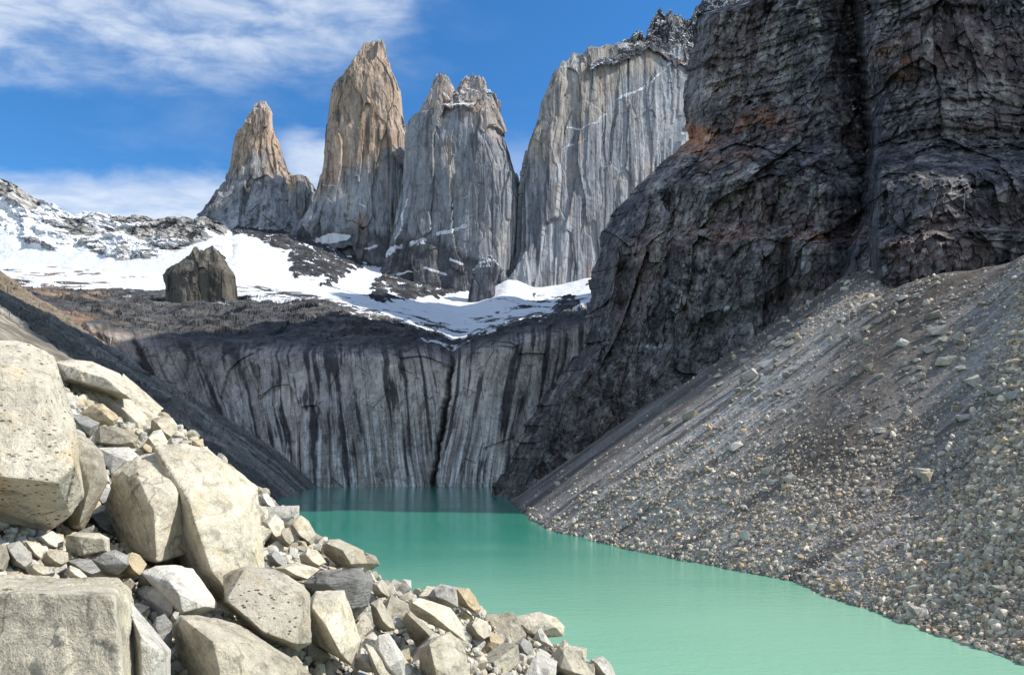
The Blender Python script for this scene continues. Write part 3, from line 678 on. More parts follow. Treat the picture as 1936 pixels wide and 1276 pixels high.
# the hidden side of the cliff runs back from its left edge
e0 = P[:, :1, :]
wq = np.linspace(1, 0, ncw, endpoint=False)[None, :, None]
Lq = 520 * wq ** 1.6
back = e0 + np.concatenate([0.30 * Lq + 0 * e0[..., :1], Lq + 0 * e0[..., :1], 0 * Lq + 0 * e0[..., :1]], -1)
bn = fbm(back[..., 0] / 40, back[..., 1] / 40, back[..., 2] / 60, 4, 0.55, True, 68) * 10 * (wq[..., 0] ** 0.5)
back[..., 0] += bn + 8 * (wq[..., 0] ** 0.5)
P = np.concatenate([back, P], 1)
X, Y, Z = P[..., 0], P[..., 1], P[..., 2]
UC = np.concatenate([np.repeat(ulv[:, None], ncw, 1), UG], 1); VC = np.broadcast_to(vr[:, None], UC.shape)
RB = np.concatenate([np.zeros((len(vr), ncw)), rb], 1)
k1 = fbm(X / 45, Y / 45, Z / 70, 5, 0.55, False, 71)
cc = lerp3((0.085, 0.083, 0.090), (0.135, 0.122, 0.120), sst(k1, -0.2, 0.3))
cc = lerp3(cc, (0.145, 0.10, 0.088), sst(fbm(X / 80, Y / 80, Z / 50, 4, 0.5, False, 72), 0.0, 0.4) * 0.6)
stv = fbm(X / 9, Y / 9, Z / 60, 4, 0.6, False, 73)
lp = sst(fbm(X / 60, Y / 60, Z / 60, 4, 0.55, False, 74), -0.02, 0.3) * sst(620 - VC, -40, 60)
cc = lerp3(cc, (0.32, 0.31, 0.265), sst(stv, 0.04, 0.28) * lp * 0.6)
cc = lerp3(cc, (0.025, 0.024, 0.028), sst(-stv, 0.12, 0.45) * (0.45 + 0.45 * lp))
dipz = Z + 0.10 * X + fbm(X / 60, Y / 60, Z / 60, 4, 0.6, False, 64) * 24
bed = fbm(X / 90, Y / 90, (dipz) / 6.5, 4, 0.6, False, 75)
cc = lerp3(cc, (0.045, 0.043, 0.048), sst(bed, 0.1, 0.45) * 0.6 * np.maximum(RB, sst(320 - VC, 0, 50)))
cc = lerp3(cc, (0.26, 0.24, 0.22), sst(-bed, 0.2, 0.5) * 0.4 * np.maximum(RB, sst(320 - VC, 0, 50)))
def blob(cu, cv, ru, rv): return np.exp(-(((UC - cu) / ru) ** 2 + ((VC - cv) / rv) ** 2))
nzb = fbm(X / 18, Y / 18, Z / 22, 4, 0.6, False, 76)
rust = np.maximum.reduce([blob(1315, 262, 40, 26), blob(1300, 290, 45, 12) * 0.8, blob(1705, 120, 55, 30), blob(1440, 235, 60, 26) * 0.55])
cc = lerp3(cc, (0.30, 0.14, 0.075), np.clip(1.3 * rust * sst(nzb + 0.3 * rust, -0.1, 0.3), 0, 1))
redl = np.maximum.reduce([blob(1470, 446, 150, 15), blob(1400, 305, 110, 20) * 0.5, blob(1370, 290, 110, 16) * 0.5, blob(1570, 560, 60, 30) * 0.7])
cc = lerp3(cc, (0.23, 0.115, 0.08), np.clip(1.3 * redl * sst(nzb + 0.3 * redl, -0.1, 0.3), 0, 1))
palebed = np.maximum(blob(1350, 160, 60, 24), blob(1830, 190, 75, 34) * 0.5)
cc = lerp3(cc, (0.42, 0.37, 0.33), np.clip(palebed * (0.75 + 1.5 * bed), 0, 1) * 0.9)
white = np.maximum(blob(1240, 655, 55, 5), blob(1375, 585, 40, 7)) * 0.6
cc = lerp3(cc, (0.36, 0.40, 0.40), np.clip(white * (0.7 + nzb), 0, 1))
sl = sst(VC, 630, 730)
cc = lerp3(cc, (0.105, 0.088, 0.078), sl * 0.55)
ng = np.abs(gnormal(P)[..., 2])
jt = np.maximum(joints(X / 22, Y / 22, Z / 60, 0.06, 150, 4), joints(X / 60, Y / 60, (dipz) / 9, 0.07, 151, 4) * 0.8)
cc = lerp3(cc, (0.016, 0.015, 0.018), jt * 0.85 * sst(fbm(X / 70, Y / 70, Z / 70, 3, 0.5, False, 152), -0.4, 0.2))
fcol = facets(X / 15 + 0.3 * k1, Y / 15 + 0.3 * k1, Z / 34, 4, 0.0)
cc = cc * (1 + 0.32 * fcol[..., None])
chip = sst(fbm(X / 6, Y / 6, Z / 8, 4, 0.65, False, 153), 0.16, 0.34)
cc = lerp3(cc, (0.30, 0.285, 0.26), chip * 0.45)
cc *= 1.3
asn = np.clip(np.concatenate([np.zeros((len(vr), ncw)), np.clip(gul / 60, 0, 1)], 1) * sst(ng, 0.25, 0.5) * 0.9 * sst(fbm(X / 14, Y / 14, Z / 10, 3, 0.6, False, 77), -0.05, 0.3), 0, 1)
asn = np.maximum(asn, sst(60 - VC, 0, 50) * sst(ng, 0.35, 0.6) * sst(nzb, 0.0, 0.4) * 0.7)
tag(link('cliff_terrain', new_mesh('cliff_terrain', P, gridfaces(*P.shape[:2]), np.concatenate([cc, asn[..., None]], -1)), M_cliff), kind='structure')

# ------------------------------------------------------------------ right-hand scree slope
SH = [(40, 66), (85, 63.7), (107, 60.5), (146.6, 58), (201, 36), (250, 20), (293, 9), (403, 3), (537, -4)]
def yedge(d): return 119 + 0.80 * np.maximum(d - 3, 0) - 0.0006 * np.maximum(d, 0) ** 2
def scree_z(x, y, detail=True):
    xs = knots(y, SH)
    xs = xs + fbm(y / 16, 0 * y, 0 * y, 4, 0.6, False, 80) * 4.2
    d = x - xs
    z = 0.70 * d + 0.0009 * np.maximum(d, 0) ** 2 * 0 - 0.25 * np.exp(-np.maximum(d, 0) / 6)
    # near spur at the right, with a hollow on its far side
    sx = knots(y, [(40, 1.0), (90, 1.0), (125, 0.0)])
    e = y - yedge(d)
    z = z + 4.5 * (1 - sst(e, -26, 6)) * sst(d, 2, 40) - 4.0 * np.exp(-((e - 14) / 13) ** 2) * sst(d, 4, 40)
    g = fbm(y / 13, x / 120, 0 * x, 4, 0.55, True, 81) * 1.9 + fbm(y / 40, x / 160, 0 * x, 3, 0.5, False, 82) * 4.0
    z = z + g * sst(d, 3, 25)
    cap = 96 + np.maximum(0, y - 300) * 0.55 + fbm(x / 22, y / 22, 0 * x, 4, 0.5, False, 83) * 5
    kk = 3.0
    z = -kk * np.logaddexp(-z / kk, -cap / kk)
    if detail:
        z = z + fbm(x / 4.5, y / 4.5, 0 * x, 4, 0.6, False, 84) * 0.55 * sst(d, -1, 4)
    return np.maximum(z, -6 - 0 * z)
us3 = np.concatenate([np.linspace(880, 1960, 860, endpoint=False), np.linspace(1960, 3200, 140)])
ds3 = np.exp(np.linspace(math.log(36), math.log(470), 640))
UU3, DD3 = np.meshgrid(us3, ds3)
X = (UU3 - CX) / F * DD3; Y = DD3
Z = scree_z(X, Y)
d = X - knots(Y, SH)
V = np.stack([X, Y, Z], -1)
fall = fbm(Y / 9, X / 130, 0 * X, 4, 0.6, False, 85); fall2 = fbm(Y / 28, X / 200, 0 * X, 3, 0.5, False, 86)
cc = lerp3((0.11, 0.095, 0.08), (0.52, 0.48, 0.43), sst(fall + 0.8 * fall2, -0.12, 0.3))
cc = lerp3(cc, (0.085, 0.07, 0.062), sst(fall, 0.15, 0.45) * 0.6)
cc = lerp3(cc, (0.26, 0.225, 0.18), sst(yedge(d) - Y, -4, 12) * 0.8)
cc = lerp3(cc, (0.125, 0.108, 0.095), sst(Y, 260, 330) * 0.7)
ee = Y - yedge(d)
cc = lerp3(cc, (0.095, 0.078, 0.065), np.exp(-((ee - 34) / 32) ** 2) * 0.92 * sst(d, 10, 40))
cc = lerp3(cc, (0.26, 0.25, 0.24), sst(fbm(X / 14, Y / 14, 0 * X, 4, 0.6, False, 87), 0.1, 0.4) * 0.4)
wet = sst(0.9 - Z, 0, 0.8)
cc = lerp3(cc, (0.06, 0.052, 0.045), wet * 0.8)
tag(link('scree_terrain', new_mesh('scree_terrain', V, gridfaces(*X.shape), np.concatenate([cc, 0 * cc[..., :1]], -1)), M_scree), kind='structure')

# ------------------------------------------------------------------ left moraine slope
def moraine_z(x, y):
    xs = -228 + (800 - y) * 0.20 + fbm(y / 60, 0 * y, 0 * y, 3, 0.5, False, 90) * 7
    d = xs - x
    z = 0.60 * d + 6 * np.log1p(np.exp(np.clip((d - 250) / 30, -30, 30))) * 0.3 - 14 * np.exp(-np.maximum(d, 0) / 40) + 12
    z = np.where(d < 0, 0.6 * d - 2, z)
    g = fbm(y / 22, x / 160, 0 * x, 4, 0.55, True, 91) * 6.5 + facets(x / 26, y / 26, z / 26, 15, 0.8) * 2.6 + fbm(x / 90, y / 90, 0 * x, 3, 0.5, False, 92) * 7
    return np.maximum(z + g * sst(d, 8, 60) + fbm(x / 10, y / 10, 0 * x, 4, 0.6, False, 93) * 1.8 + facets(x / 6, y / 6, z / 6, 16) * 0.8, -8)
us4 = np.concatenate([np.linspace(-900, 0, 100, endpoint=False), np.linspace(0, 700, 560)])
ds4 = np.exp(np.linspace(math.log(120), math.log(900), 460))
UU4, DD4 = np.meshgrid(us4, ds4)
X = (UU4 - CX) / F * DD4; Y = DD4
Z = moraine_z(X, Y)
V = np.stack([X, Y, Z], -1)
fall = fbm(Y / 20, X / 160, 0 * X, 4, 0.6, False, 94)
cc = lerp3((0.13, 0.12, 0.105), (0.29, 0.27, 0.235), sst(fall, -0.2, 0.35))
cc = lerp3(cc, (0.19, 0.15, 0.105), sst(Z + fbm(X / 50, Y / 50, 0 * X, 4, 0.55, False, 95) * 60, 165, 215) * 0.8)
tag(link('moraine_terrain', new_mesh('moraine_terrain', V, gridfaces(*X.shape), np.concatenate([cc, 0 * cc[..., :1]], -1)), M_moraine), kind='structure')

# ------------------------------------------------------------------ lake and the ground far out
m = bpy.data.materials.new('glacial_water'); m.use_nodes = True
t = m.node_tree; t.nodes.clear(); q = NB(t)
pos = q.n('ShaderNodeNewGeometry').outputs['Position']
wn = q.noise(q.mapv(pos, (0.9, 1.6, 1.0), rot=(0, 0, 0.25)), 1.1, 4.0, 0.55, 0.2)
wb = q.noise(q.mapv(pos, (0.25, 1.0, 1.0)), 0.02, 4.0, 0.55)
bp = q.n('ShaderNodeBump', ins={'Strength': q.ss(wb, 0.35, 0.65, 0.22, 0.60), 'Distance': 0.15, 'Height': q.m('ADD', wn, q.m('MULTIPLY', q.noise(q.mapv(pos, (0.5, 1.3, 1.0), rot=(0, 0, -0.15)), 0.45, 4.0, 0.6), 1.6))})
sp_ = q.n('ShaderNodeSeparateXYZ', ins={0: pos}).outputs
water_far = q.m('ADD', q.m('ADD', sp_[1], q.m('MULTIPLY', sp_[0], -0.5)), q.m('MULTIPLY', q.m('SUBTRACT', wb, 0.5), 120.0))  # water colour deepens with distance, paler at the near right
wc = q.mix(q.ss(water_far, 250.0, 60.0), (0.035, 0.27, 0.19, 1), (0.24, 0.475, 0.335, 1))
bs = q.n('ShaderNodeBsdfPrincipled', ins={'Base Color': wc, 'Roughness': 0.10, 'IOR': 1.33, 'Specular IOR Level': 0.5, 'Normal': bp.outputs[0]})
o = q.n('ShaderNodeOutputMaterial'); t.links.new(bs.outputs[0], o.inputs[0])
lake = link('lake_water', new_mesh('lake_water', [(-420, -60, 0), (330, -60, 0), (330, 1000, 0), (-420, 1000, 0)], [(0, 1, 2, 3)]), m)
tag(lake, kind='structure')
gm = bpy.data.materials.new('ground_gravel'); gm.use_nodes = True
q = NB(gm.node_tree); bs = gm.node_tree.nodes['Principled BSDF']
gp = q.n('ShaderNodeNewGeometry').outputs['Position']
q.put(bs.inputs['Base Color'], q.mix(q.noise(gp, 0.05, 8.0, 0.6), (0.10, 0.095, 0.09, 1), (0.22, 0.20, 0.18, 1)))
bs.inputs['Roughness'].default_value = 0.95
gr = link('ground', new_mesh('ground', [(-20000, -20000, -9), (20000, -20000, -9), (20000, 20000, -9), (-20000, 20000, -9)], [(0, 1, 2, 3)]), gm)
tag(gr, kind='structure')

# ------------------------------------------------------------------ foreground boulder pile: ground under it
YC = [(-60, 46), (-22, 33), (-15, 29.6), (-8.7, 24.4), (-4.2, 21.0), (-1.3, 24.6), (4.3, 28.4), (5.5, 22), (9, 8), (14, -10), (30, -60)]
def pile_z(x, y):
    z = H - 2.15 - 0.564 * (x + 3.95) - 0.086 * (y - 7)
    yc = knots(x, YC)
    z = z - 0.85 * np.maximum(0, y - yc) - 1.1 * np.log1p(np.exp(np.clip((y - yc - 1) / 0.8, -30, 30))) * 0.2
    return z
xs5 = np.linspace(-60, 40, 420); ys5 = np.concatenate([np.linspace(-40, 2, 50, endpoint=False), np.linspace(2, 40, 330, endpoint=False), np.linspace(40, 110, 50)])
X, Y = np.meshgrid(xs5, ys5)
Z = pile_z(X, Y) + fbm(X / 1.3, Y / 1.3, 0 * X, 4, 0.6, True, 100) * 0.22 - 0.18
Z = np.maximum(Z, -8)
cc = lerp3((0.14, 0.125, 0.10), (0.28, 0.25, 0.20), sst(fbm(X / 1.1, Y / 1.1, 0 * X, 4, 0.6, False, 101), -0.2, 0.3))
tag(link('rubble_terrain', new_mesh('rubble_terrain', np.stack([X, Y, Z], -1), gridfaces(*X.shape), np.concatenate([cc, 0 * cc[..., :1]], -1)), M_stones), kind='structure')

def pile_D(u, v):
    a = (u - CX) / F; bb = (YH - v) / F
    den = -(bb + 0.564 * a + 0.086)
    return 3.776 / np.maximum(den, 0.09)

# ------------------------------------------------------------------ rocks
ICO = {}
for lv in (1, 2, 3, 4, 5, 6):
    bm = bmesh.new(); bmesh.ops.create_icosphere(bm, subdivisions=lv, radius=1.0)
    bm.verts.ensure_lookup_table()
    ICO[lv] = (np.array([v.co[:] for v in bm.verts]), np.array([[v.index for v in f.verts] for f in bm.faces]))
    bm.free()

def hull_planes(pts):
    bm = bmesh.new()
    for p in pts: bm.verts.new(p)
    bmesh.ops.convex_hull(bm, input=bm.verts[:])
    bmesh.ops.dissolve_limit(bm, angle_limit=0.14, verts=bm.verts[:], edges=bm.edges[:])
    bm.normal_update()
    c = np.mean(np.array(pts), 0)
    N, d = [], []
    for f in bm.faces:
        n = np.array(f.normal[:]); dd = float(n @ (np.array(f.calc_center_median()[:]) - c))
        if dd < 0: n, dd = -n, -dd
        if dd > 1e-4: N.append(n); d.append(dd)
    bm.free()
    return c, np.array(N), np.array(d)

def rock_verts(pts, lv, p=150, rough=0.03, seed=0, chips=4):
    pts = np.asarray(pts, float)
    c, N, d = hull_planes(pts)
    r0 = np.random.default_rng(seed)
    half = np.maximum((pts.max(0) - pts.min(0)) / 2, 1e-3)
    size = float(np.mean(half))
    # chipped corners
    for _ in range(chips):
        n = r0.normal(size=3); n /= np.linalg.norm(n)
        ext = float(np.max((pts - c) @ n))
        N = np.vstack([N, n]); d = np.append(d, ext * r0.uniform(0.68, 0.86))
    sp, fc = ICO[lv]
    qd = sp * half
    qd = qd / np.linalg.norm(qd, axis=1, keepdims=True)
    dot = qd @ N.T
    inv = np.clip(dot, 0, None) / d[None]
    r = 1.0 / (np.sum(inv ** p, 1) ** (1 / p))
    V = qd * r[:, None]
    s = seed % 97 + 1
    P = V / size
    dsp = fbm(P[:, 0] * 1.1, P[:, 1] * 1.1, P[:, 2] * 1.1, 3, 0.5, False, s) * 0.4
    if lv >= 4:
        dsp = dsp + fbm(P[:, 0] * 4, P[:, 1] * 4, P[:, 2] * 4, 4, 0.55, True, s + 3) * 0.55
    if lv >= 5:
        dsp = dsp + fbm(P[:, 0] * 15, P[:, 1] * 15, P[:, 2] * 15, 3, 0.6, False, s + 5) * 0.3
    if lv >= 4: dsp = dsp + facets(P[:, 0] * 2.3 + 9, P[:, 1] * 2.3 + 9, P[:, 2] * 2.3 + 9, seed % 41, 0.6) * 1.2
    if lv >= 5: dsp = dsp + facets(P[:, 0] * 6 + 9, P[:, 1] * 6 + 9, P[:, 2] * 6 + 9, seed % 37 + 2, 0.7) * 0.32
    V = V * (1 + dsp * rough * size / np.maximum(r, 1e-4))[:, None]
    return V + c, fc

def cut_rock(pts, rough=0.022, seed=0, fine=0.075):
    """broken block: flat hull faces with crisp, slightly worn edges, finely divided and roughened"""
    pts = np.asarray(pts, float); c = pts.mean(0); size = float(np.mean(np.ptp(pts, axis=0)) / 2)
    bm = bmesh.new()
    for p in pts: bm.verts.new(p - c)
    bmesh.ops.convex_hull(bm, input=bm.verts[:])
    loose = [v for v in bm.verts if not v.link_faces]
    if loose: bmesh.ops.delete(bm, geom=loose, context='VERTS')
    bmesh.ops.dissolve_limit(bm, angle_limit=0.16, verts=bm.verts[:], edges=bm.edges[:])
    bmesh.ops.bevel(bm, geom=bm.edges[:], offset=size * 0.022, segments=2, affect='EDGES', profile=0.6, clamp_overlap=True)
    bmesh.ops.triangulate(bm, faces=bm.faces[:])
    L = size * fine
    for _ in range(9):
        lg = [e for e in bm.edges if e.calc_length() > L]
        if not lg: break
        bmesh.ops.subdivide_edges(bm, edges=lg, cuts=1)
        bmesh.ops.triangulate(bm, faces=[f for f in bm.faces if len(f.verts) > 3])
    bm.verts.index_update()
    V = np.array([v.co[:] for v in bm.verts]); Fc = np.array([[v.index for v in f.verts] for f in bm.faces])
    bm.free()
    P = V / size; sd = seed % 97 + 1
    r = np.linalg.norm(V, axis=1, keepdims=True) + 1e-9
    dsp = fbm(P[:, 0] * 1.3, P[:, 1] * 1.3, P[:, 2] * 1.3, 3, 0.5, False, sd) * 0.7 + fbm(P[:, 0] * 4, P[:, 1] * 4, P[:, 2] * 4, 4, 0.6, True, sd + 3) * 0.45 \
        + facets(P[:, 0] * 2.3 + 9, P[:, 1] * 2.3 + 9, P[:, 2] * 2.3 + 9, seed % 41, 0.6) * 0.55 + fbm(P[:, 0] * 14, P[:, 1] * 14, P[:, 2] * 14, 3, 0.6, False, sd + 5) * 0.35
    return V + V / r * (dsp * rough * size)[:, None] + c, Fc

def image_hull(outline, D, T, front=None, back=0.65):
    """solid from an outline standing at distance D with thickness T (metres); front: (u, v, depth in T)"""
    o = np.array(outline, float); c = o.mean(0)
    lo_, hi_ = o.min(0), o.max(0); mid = (lo_ + hi_) / 2; wd, hg = hi_ - lo_
    pts = []
    for u, v in o:
        a_, b_ = 2 * (u - mid[0]) / wd, 2 * (v - mid[1]) / hg
        k = 0.36 * max(0, 0.6 * a_ - 0.6 * b_) + 0.50 * max(0, -0.45 * a_ + 0.6 * b_ - 0.1)
        pts.append(pt(u, v, D + T * k))
    if front is None:
        front = [(mid[0] - 0.24 * wd, mid[1] - 0.18 * hg, -0.52), (mid[0] + 0.0 * wd, mid[1] + 0.16 * hg, -0.62), (mid[0] + 0.24 * wd, mid[1] + 0.34 * hg, -0.40)]
    for u, v, k in front: pts.append(pt(u, v, D + k * T))
    for u, v in c + back * (o - c): pts.append(pt(u, v, D + 0.75 * T))
    return pts

BOULD = []
def boulder(label, mat, hulls, lv=5, D=None, T=None, name='boulder', rough=0.022, p=170, group=None, chips=0, seed=None, on=False):
    """hulls: list of (outline, front or None)"""
    o0 = np.array(hulls[0][0], float)
    vb = o0[:, 1].max(); um = o0[:, 0].mean()
    Da = float(pile_D(um, min(vb, 1300) - 0.08 * np.ptp(o0[:, 1])))
    D0 = D or Da
    if not on: D = float(np.clip(D0, 0.93 * Da, 1.0 * Da))
    if T: T = T * D / D0
    Vs, Fs, off = [], [], 0
    for k, hl in enumerate(hulls):
        ol = np.array(hl[0], float)
        TT = T or 0.9 * min(np.ptp(ol[:, 0]), np.ptp(ol[:, 1]) * 1.15) / F * D
        dd = hl[2] if len(hl) > 2 else 0.0
        Vv, fc = cut_rock(image_hull(ol, D + dd, TT, hl[1]), rough * 1.15, len(BOULD) * 13 + k * 5 + 1, {3: 0.2, 4: 0.11, 5: 0.065, 6: 0.04}[lv])
        Vs.append(Vv); Fs.append(fc + off); off += len(Vv)
    V = np.concatenate(Vs); base = np.array([V[:, 0].mean(), V[:, 1].mean(), V[:, 2].min()])
    me = new_mesh(name, V - base, np.concatenate(Fs), smooth=True)
    ob = link(name, me, mat)
    ob.location = base
    BOULD.append((o0, D))
    return tag(ob, label, 'boulder', group)

B = boulder
B('huge pale boulder with black specks and a dark overhanging underside, leftmost rock of the pile', M_speck, [(
    [(-170, 640), (0, 641), (60, 652), (104, 672), (119, 721), (138, 780), (147, 868), (158, 934), (135, 975), (100, 1000), (50, 1017), (0, 1025), (-170, 1030)],
    [(0, 700, -0.25), (90, 740, -0.22), (-150, 895, -0.62), (0, 900, -0.62), (110, 913, -0.48), (140, 880, -0.36), (-150, 720, -0.3)])], lv=6, D=9.0, T=1.9, rough=0.02, chips=0, p=200)
B('smooth pale slab standing against the right side of the huge overhanging boulder', M_cream, [(
    [(128, 800), (150, 815), (176, 836), (195, 857), (203, 890), (204, 912), (180, 935), (168, 985), (157, 1006), (103, 1006), (90, 900)],
    [(150, 870, -0.3), (185, 880, -0.3), (170, 920, -0.4), (150, 990, -0.4)])], D=9.9, T=1.0, chips=0)
B('large cream slab with an undercut shaded hollow, at the top of the pile', M_cream, [
    ([(104, 684), (140, 680), (175, 685), (194, 692), (226, 706), (249, 738), (250, 756), (215, 752), (160, 728), (119, 722)], [(150, 700, -0.3), (200, 715, -0.35), (235, 745, -0.4), (130, 715, -0.3)], -0.3),
    ([(118, 715), (180, 720), (240, 750), (262, 770), (282, 792), (292, 815), (272, 838), (235, 830), (225, 790), (180, 800), (140, 790)],
     [(200, 745, -0.25), (235, 775, -0.4), (262, 800, -0.4), (262, 830, -0.4)], 0.5)], D=19.5, T=2.0, chips=0)
B('rounded beige knob at the right end of the top slab', M_tan, [([(286, 792), (300, 787), (326, 790), (336, 804), (333, 818), (317, 832), (296, 828), (284, 812)], None)], lv=4, D=21.5)
B('small warm wedge of rock tucked under the top slab', M_yellow, [([(150, 781), (175, 765), (194, 763), (219, 782), (225, 790), (216, 805), (188, 802), (165, 790)], [(195, 780, -0.4), (190, 796, -0.4), (212, 795, -0.4)])], lv=4, D=17.8)
B('grey block below the warm wedge, touching the huge boulder', M_grey, [([(132, 781), (163, 786), (189, 799), (172, 829), (144, 814)], [(150, 800, -0.4), (172, 808, -0.4), (168, 822, -0.4)])], lv=4, D=17.0)
B('shaded tan slab with a bright broken end, below the warm wedge', M_tan, [([(170, 830), (188, 805), (219, 806), (251, 814), (262, 831), (257, 847), (225, 849), (194, 845)], [(190, 836, -0.5), (225, 840, -0.55), (250, 836, -0.5), (222, 816, -0.2)])], lv=4, D=16.4)
B('pale flat slab lying just above the big split boulder', M_white, [([(185, 846), (244, 845), (262, 860), (270, 880), (235, 905), (205, 905), (196, 880)], [(215, 860, -0.3), (240, 870, -0.4), (210, 895, -0.5)])], lv=4, D=15.6)
B('biggest boulder, split by dark notches on its left faces, in the middle of the pile', M_cream, [
    ([(290, 842), (340, 838), (392, 845), (440, 885), (487, 922), (495, 1010), (500, 1085), (420, 1150), (350, 1120), (320, 1075), (330, 960)],
     [(335, 915, -0.20), (358, 948, -0.52), (455, 975, -0.26), (374, 1004, -0.66), (400, 1080, -0.62), (440, 1130, -0.5), (465, 1080, -0.36)]),
    ([(212, 896), (258, 862), (330, 850), (372, 900), (378, 1040), (300, 1066), (240, 1050), (206, 1015), (199, 965)],
     [(262, 905, -0.32), (290, 965, -0.62), (296, 1062, -0.64), (330, 940, -0.46)], -0.1)], lv=6, D=13.6, T=2.3, chips=0, rough=0.024)
B('small yellowish block on top of the big split boulder, right of a tan stone', M_yellow, [([(362, 832), (384, 829), (385, 844), (363, 846)], None)], lv=3, D=11.2, on=True)
B('small tan stone on top of the big split boulder, beside a yellowish block', M_tan, [([(337, 836), (350, 831), (361, 836), (361, 846), (340, 846)], None)], lv=3, D=11.2, on=True)
B('pale stone behind the small tan stone at the crest of the pile', M_white, [([(315, 838), (325, 828), (345, 828), (352, 840), (330, 850)], None)], lv=3, D=12.0, on=True)
B('pale wedge leaning below the beige knob', M_cream, [([(268, 845), (290, 815), (305, 812), (318, 835), (310, 850), (285, 860)], None)], lv=4, D=18.5)
B('small yellow stone above the flat slab, left of the split boulder', M_yellow, [([(264, 846), (275, 838), (288, 845), (287, 855), (270, 858)], None)], lv=3, D=16.2)
B('dark shaded rock wedged between the huge boulder and the split boulder', M_grey, [([(175, 925), (200, 918), (215, 930), (212, 960), (190, 968), (172, 960)], None)], lv=4, D=12)
B('grey rock deep in the gap left of the split boulder', M_grey, [([(165, 975), (195, 965), (212, 985), (212, 1010), (170, 1010)], None)], lv=4, D=11)
B('squarish tan block with a dark left end, below the huge overhanging boulder', M_cream, [([(124, 1012), (149, 1006), (188, 1007), (207, 1017), (209, 1046), (168, 1055), (125, 1053)], [(148, 1014, -0.45), (158, 1048, -0.5), (200, 1040, -0.35), (195, 1018, -0.3)])], lv=5, D=8.7)
B('pale angular rock under the lip of the huge overhanging boulder', M_white, [([(64, 1016), (97, 1003), (121, 1017), (119, 1034), (87, 1040), (70, 1030)], None)], lv=4, D=8.9)
B('white rounded rock above the broad bottom boulder, at the photo edge', M_white, [([(12, 1028), (37, 1022), (59, 1044), (62, 1060), (50, 1080), (8, 1080), (2, 1050)], None)], lv=5, D=7.9)
B('dark rock at the photo edge, left of the white rounded rock', M_tan, [([(-40, 1030), (12, 1030), (18, 1055), (10, 1080), (-40, 1085)], None)], lv=4, D=7.8)
B('beige stone between the white rounded rock and the pale angular rock', M_cream, [([(47, 1021), (75, 1026), (87, 1039), (74, 1060), (55, 1055)], None)], lv=4, D=8.4)
B('rounded brown stone below the pale angular rock', M_tan, [([(77, 1058), (88, 1042), (110, 1038), (129, 1044), (130, 1060), (115, 1072), (85, 1070)], None)], lv=4, D=8.0, p=10)
B('low grey stone right of the rounded brown stone', M_grey, [([(125, 1060), (150, 1055), (173, 1057), (191, 1079), (175, 1090), (130, 1088)], None)], lv=4, D=7.8)
B('blue grey rock with a dark underside, left of the yellow stone', M_grey, [([(168, 1055), (190, 1045), (218, 1039), (243, 1050), (244, 1068), (225, 1087), (193, 1082)], [(195, 1068, -0.45), (240, 1066, -0.3), (218, 1052, -0.3), (215, 1080, -0.3)])], lv=5, D=8.1)
B('yellow stone at the foot of the split boulder', M_yellow, [([(236, 1050), (250, 1043), (264, 1049), (278, 1066), (262, 1088), (235, 1096), (228, 1090)], None)], lv=4, D=8.9)
B('small dark stone on the top edge of the broad bottom boulder', M_tan, [([(50, 1078), (62, 1064), (90, 1072), (95, 1084), (60, 1090)], None)], lv=3, D=7.4)
B('small pale stone wedged above the broad bottom boulder', M_cream, [([(120, 1085), (132, 1068), (150, 1075), (165, 1090), (140, 1096)], None)], lv=3, D=7.3)
B('broad cream boulder filling the bottom left corner of the photo', M_cream, [(
    [(-220, 1082), (0, 1080), (62, 1080), (149, 1085), (222, 1094), (240, 1113), (247, 1140), (262, 1190), (262, 1330), (-220, 1360)],
    [(-200, 1120, -0.3), (60, 1120, -0.32), (215, 1125, -0.3), (-200, 1300, -0.45), (100, 1320, -0.5), (235, 1300, -0.45)])], lv=6, D=6.4, T=1.6, chips=0, rough=0.026, p=140)
B('pale boulder sloping down beside the broad bottom boulder', M_white, [(
    [(225, 1110), (245, 1132), (262, 1157), (297, 1196), (323, 1228), (322, 1330), (215, 1330)], [(265, 1200, -0.35), (305, 1235, -0.35), (270, 1300, -0.45)])], lv=5, D=6.0, T=1.0, chips=0)
B('narrow upright grey stone wedged in the dark gap at the bottom', M_grey, [([(284, 1190), (296, 1166), (312, 1160), (326, 1178), (325, 1225), (300, 1240)], None)], lv=4, D=6.35)
B('little white pebble perched above the narrow upright stone', M_white, [([(322, 1168), (330, 1155), (339, 1157), (336, 1172), (327, 1176)], None)], lv=3, D=7.6, name='pebble', on=True)
B('boulder with a dark scooped left side, below the split boulder', M_white, [
    ([(266, 1082), (294, 1069), (321, 1067), (365, 1074), (380, 1101), (412, 1140), (411, 1150), (379, 1163), (335, 1163), (333, 1115), (300, 1105)],
     [(322, 1100, -0.5), (338, 1122, -0.72), (345, 1158, -0.66), (390, 1146, -0.4)]),
    ([(258, 1120), (270, 1105), (300, 1103), (333, 1108), (338, 1160), (290, 1190), (262, 1160)], [(330, 1120, -0.4), (325, 1160, -0.4), (290, 1170, 0.0)], 0.1)], lv=5, D=7.7, T=0.85, chips=0)
B('reddish brown stone left of the scooped boulder', M_tan, [([(258, 1110), (268, 1078), (285, 1074), (292, 1090), (285, 1112)], None)], lv=4, D=7.9)
B('large flat faced boulder with rows of black lichen and a dark left side', M_speck, [(
    [(422, 1088), (440, 1078), (466, 1069), (522, 1076), (572, 1105), (587, 1122), (589, 1215), (562, 1230), (492, 1206), (424, 1142)],
     [(462, 1077, -0.30), (430, 1134, -0.62), (497, 1192, -0.66), (556, 1216, -0.5), (575, 1120, -0.2)])], lv=6, D=7.4, T=0.95, chips=0)
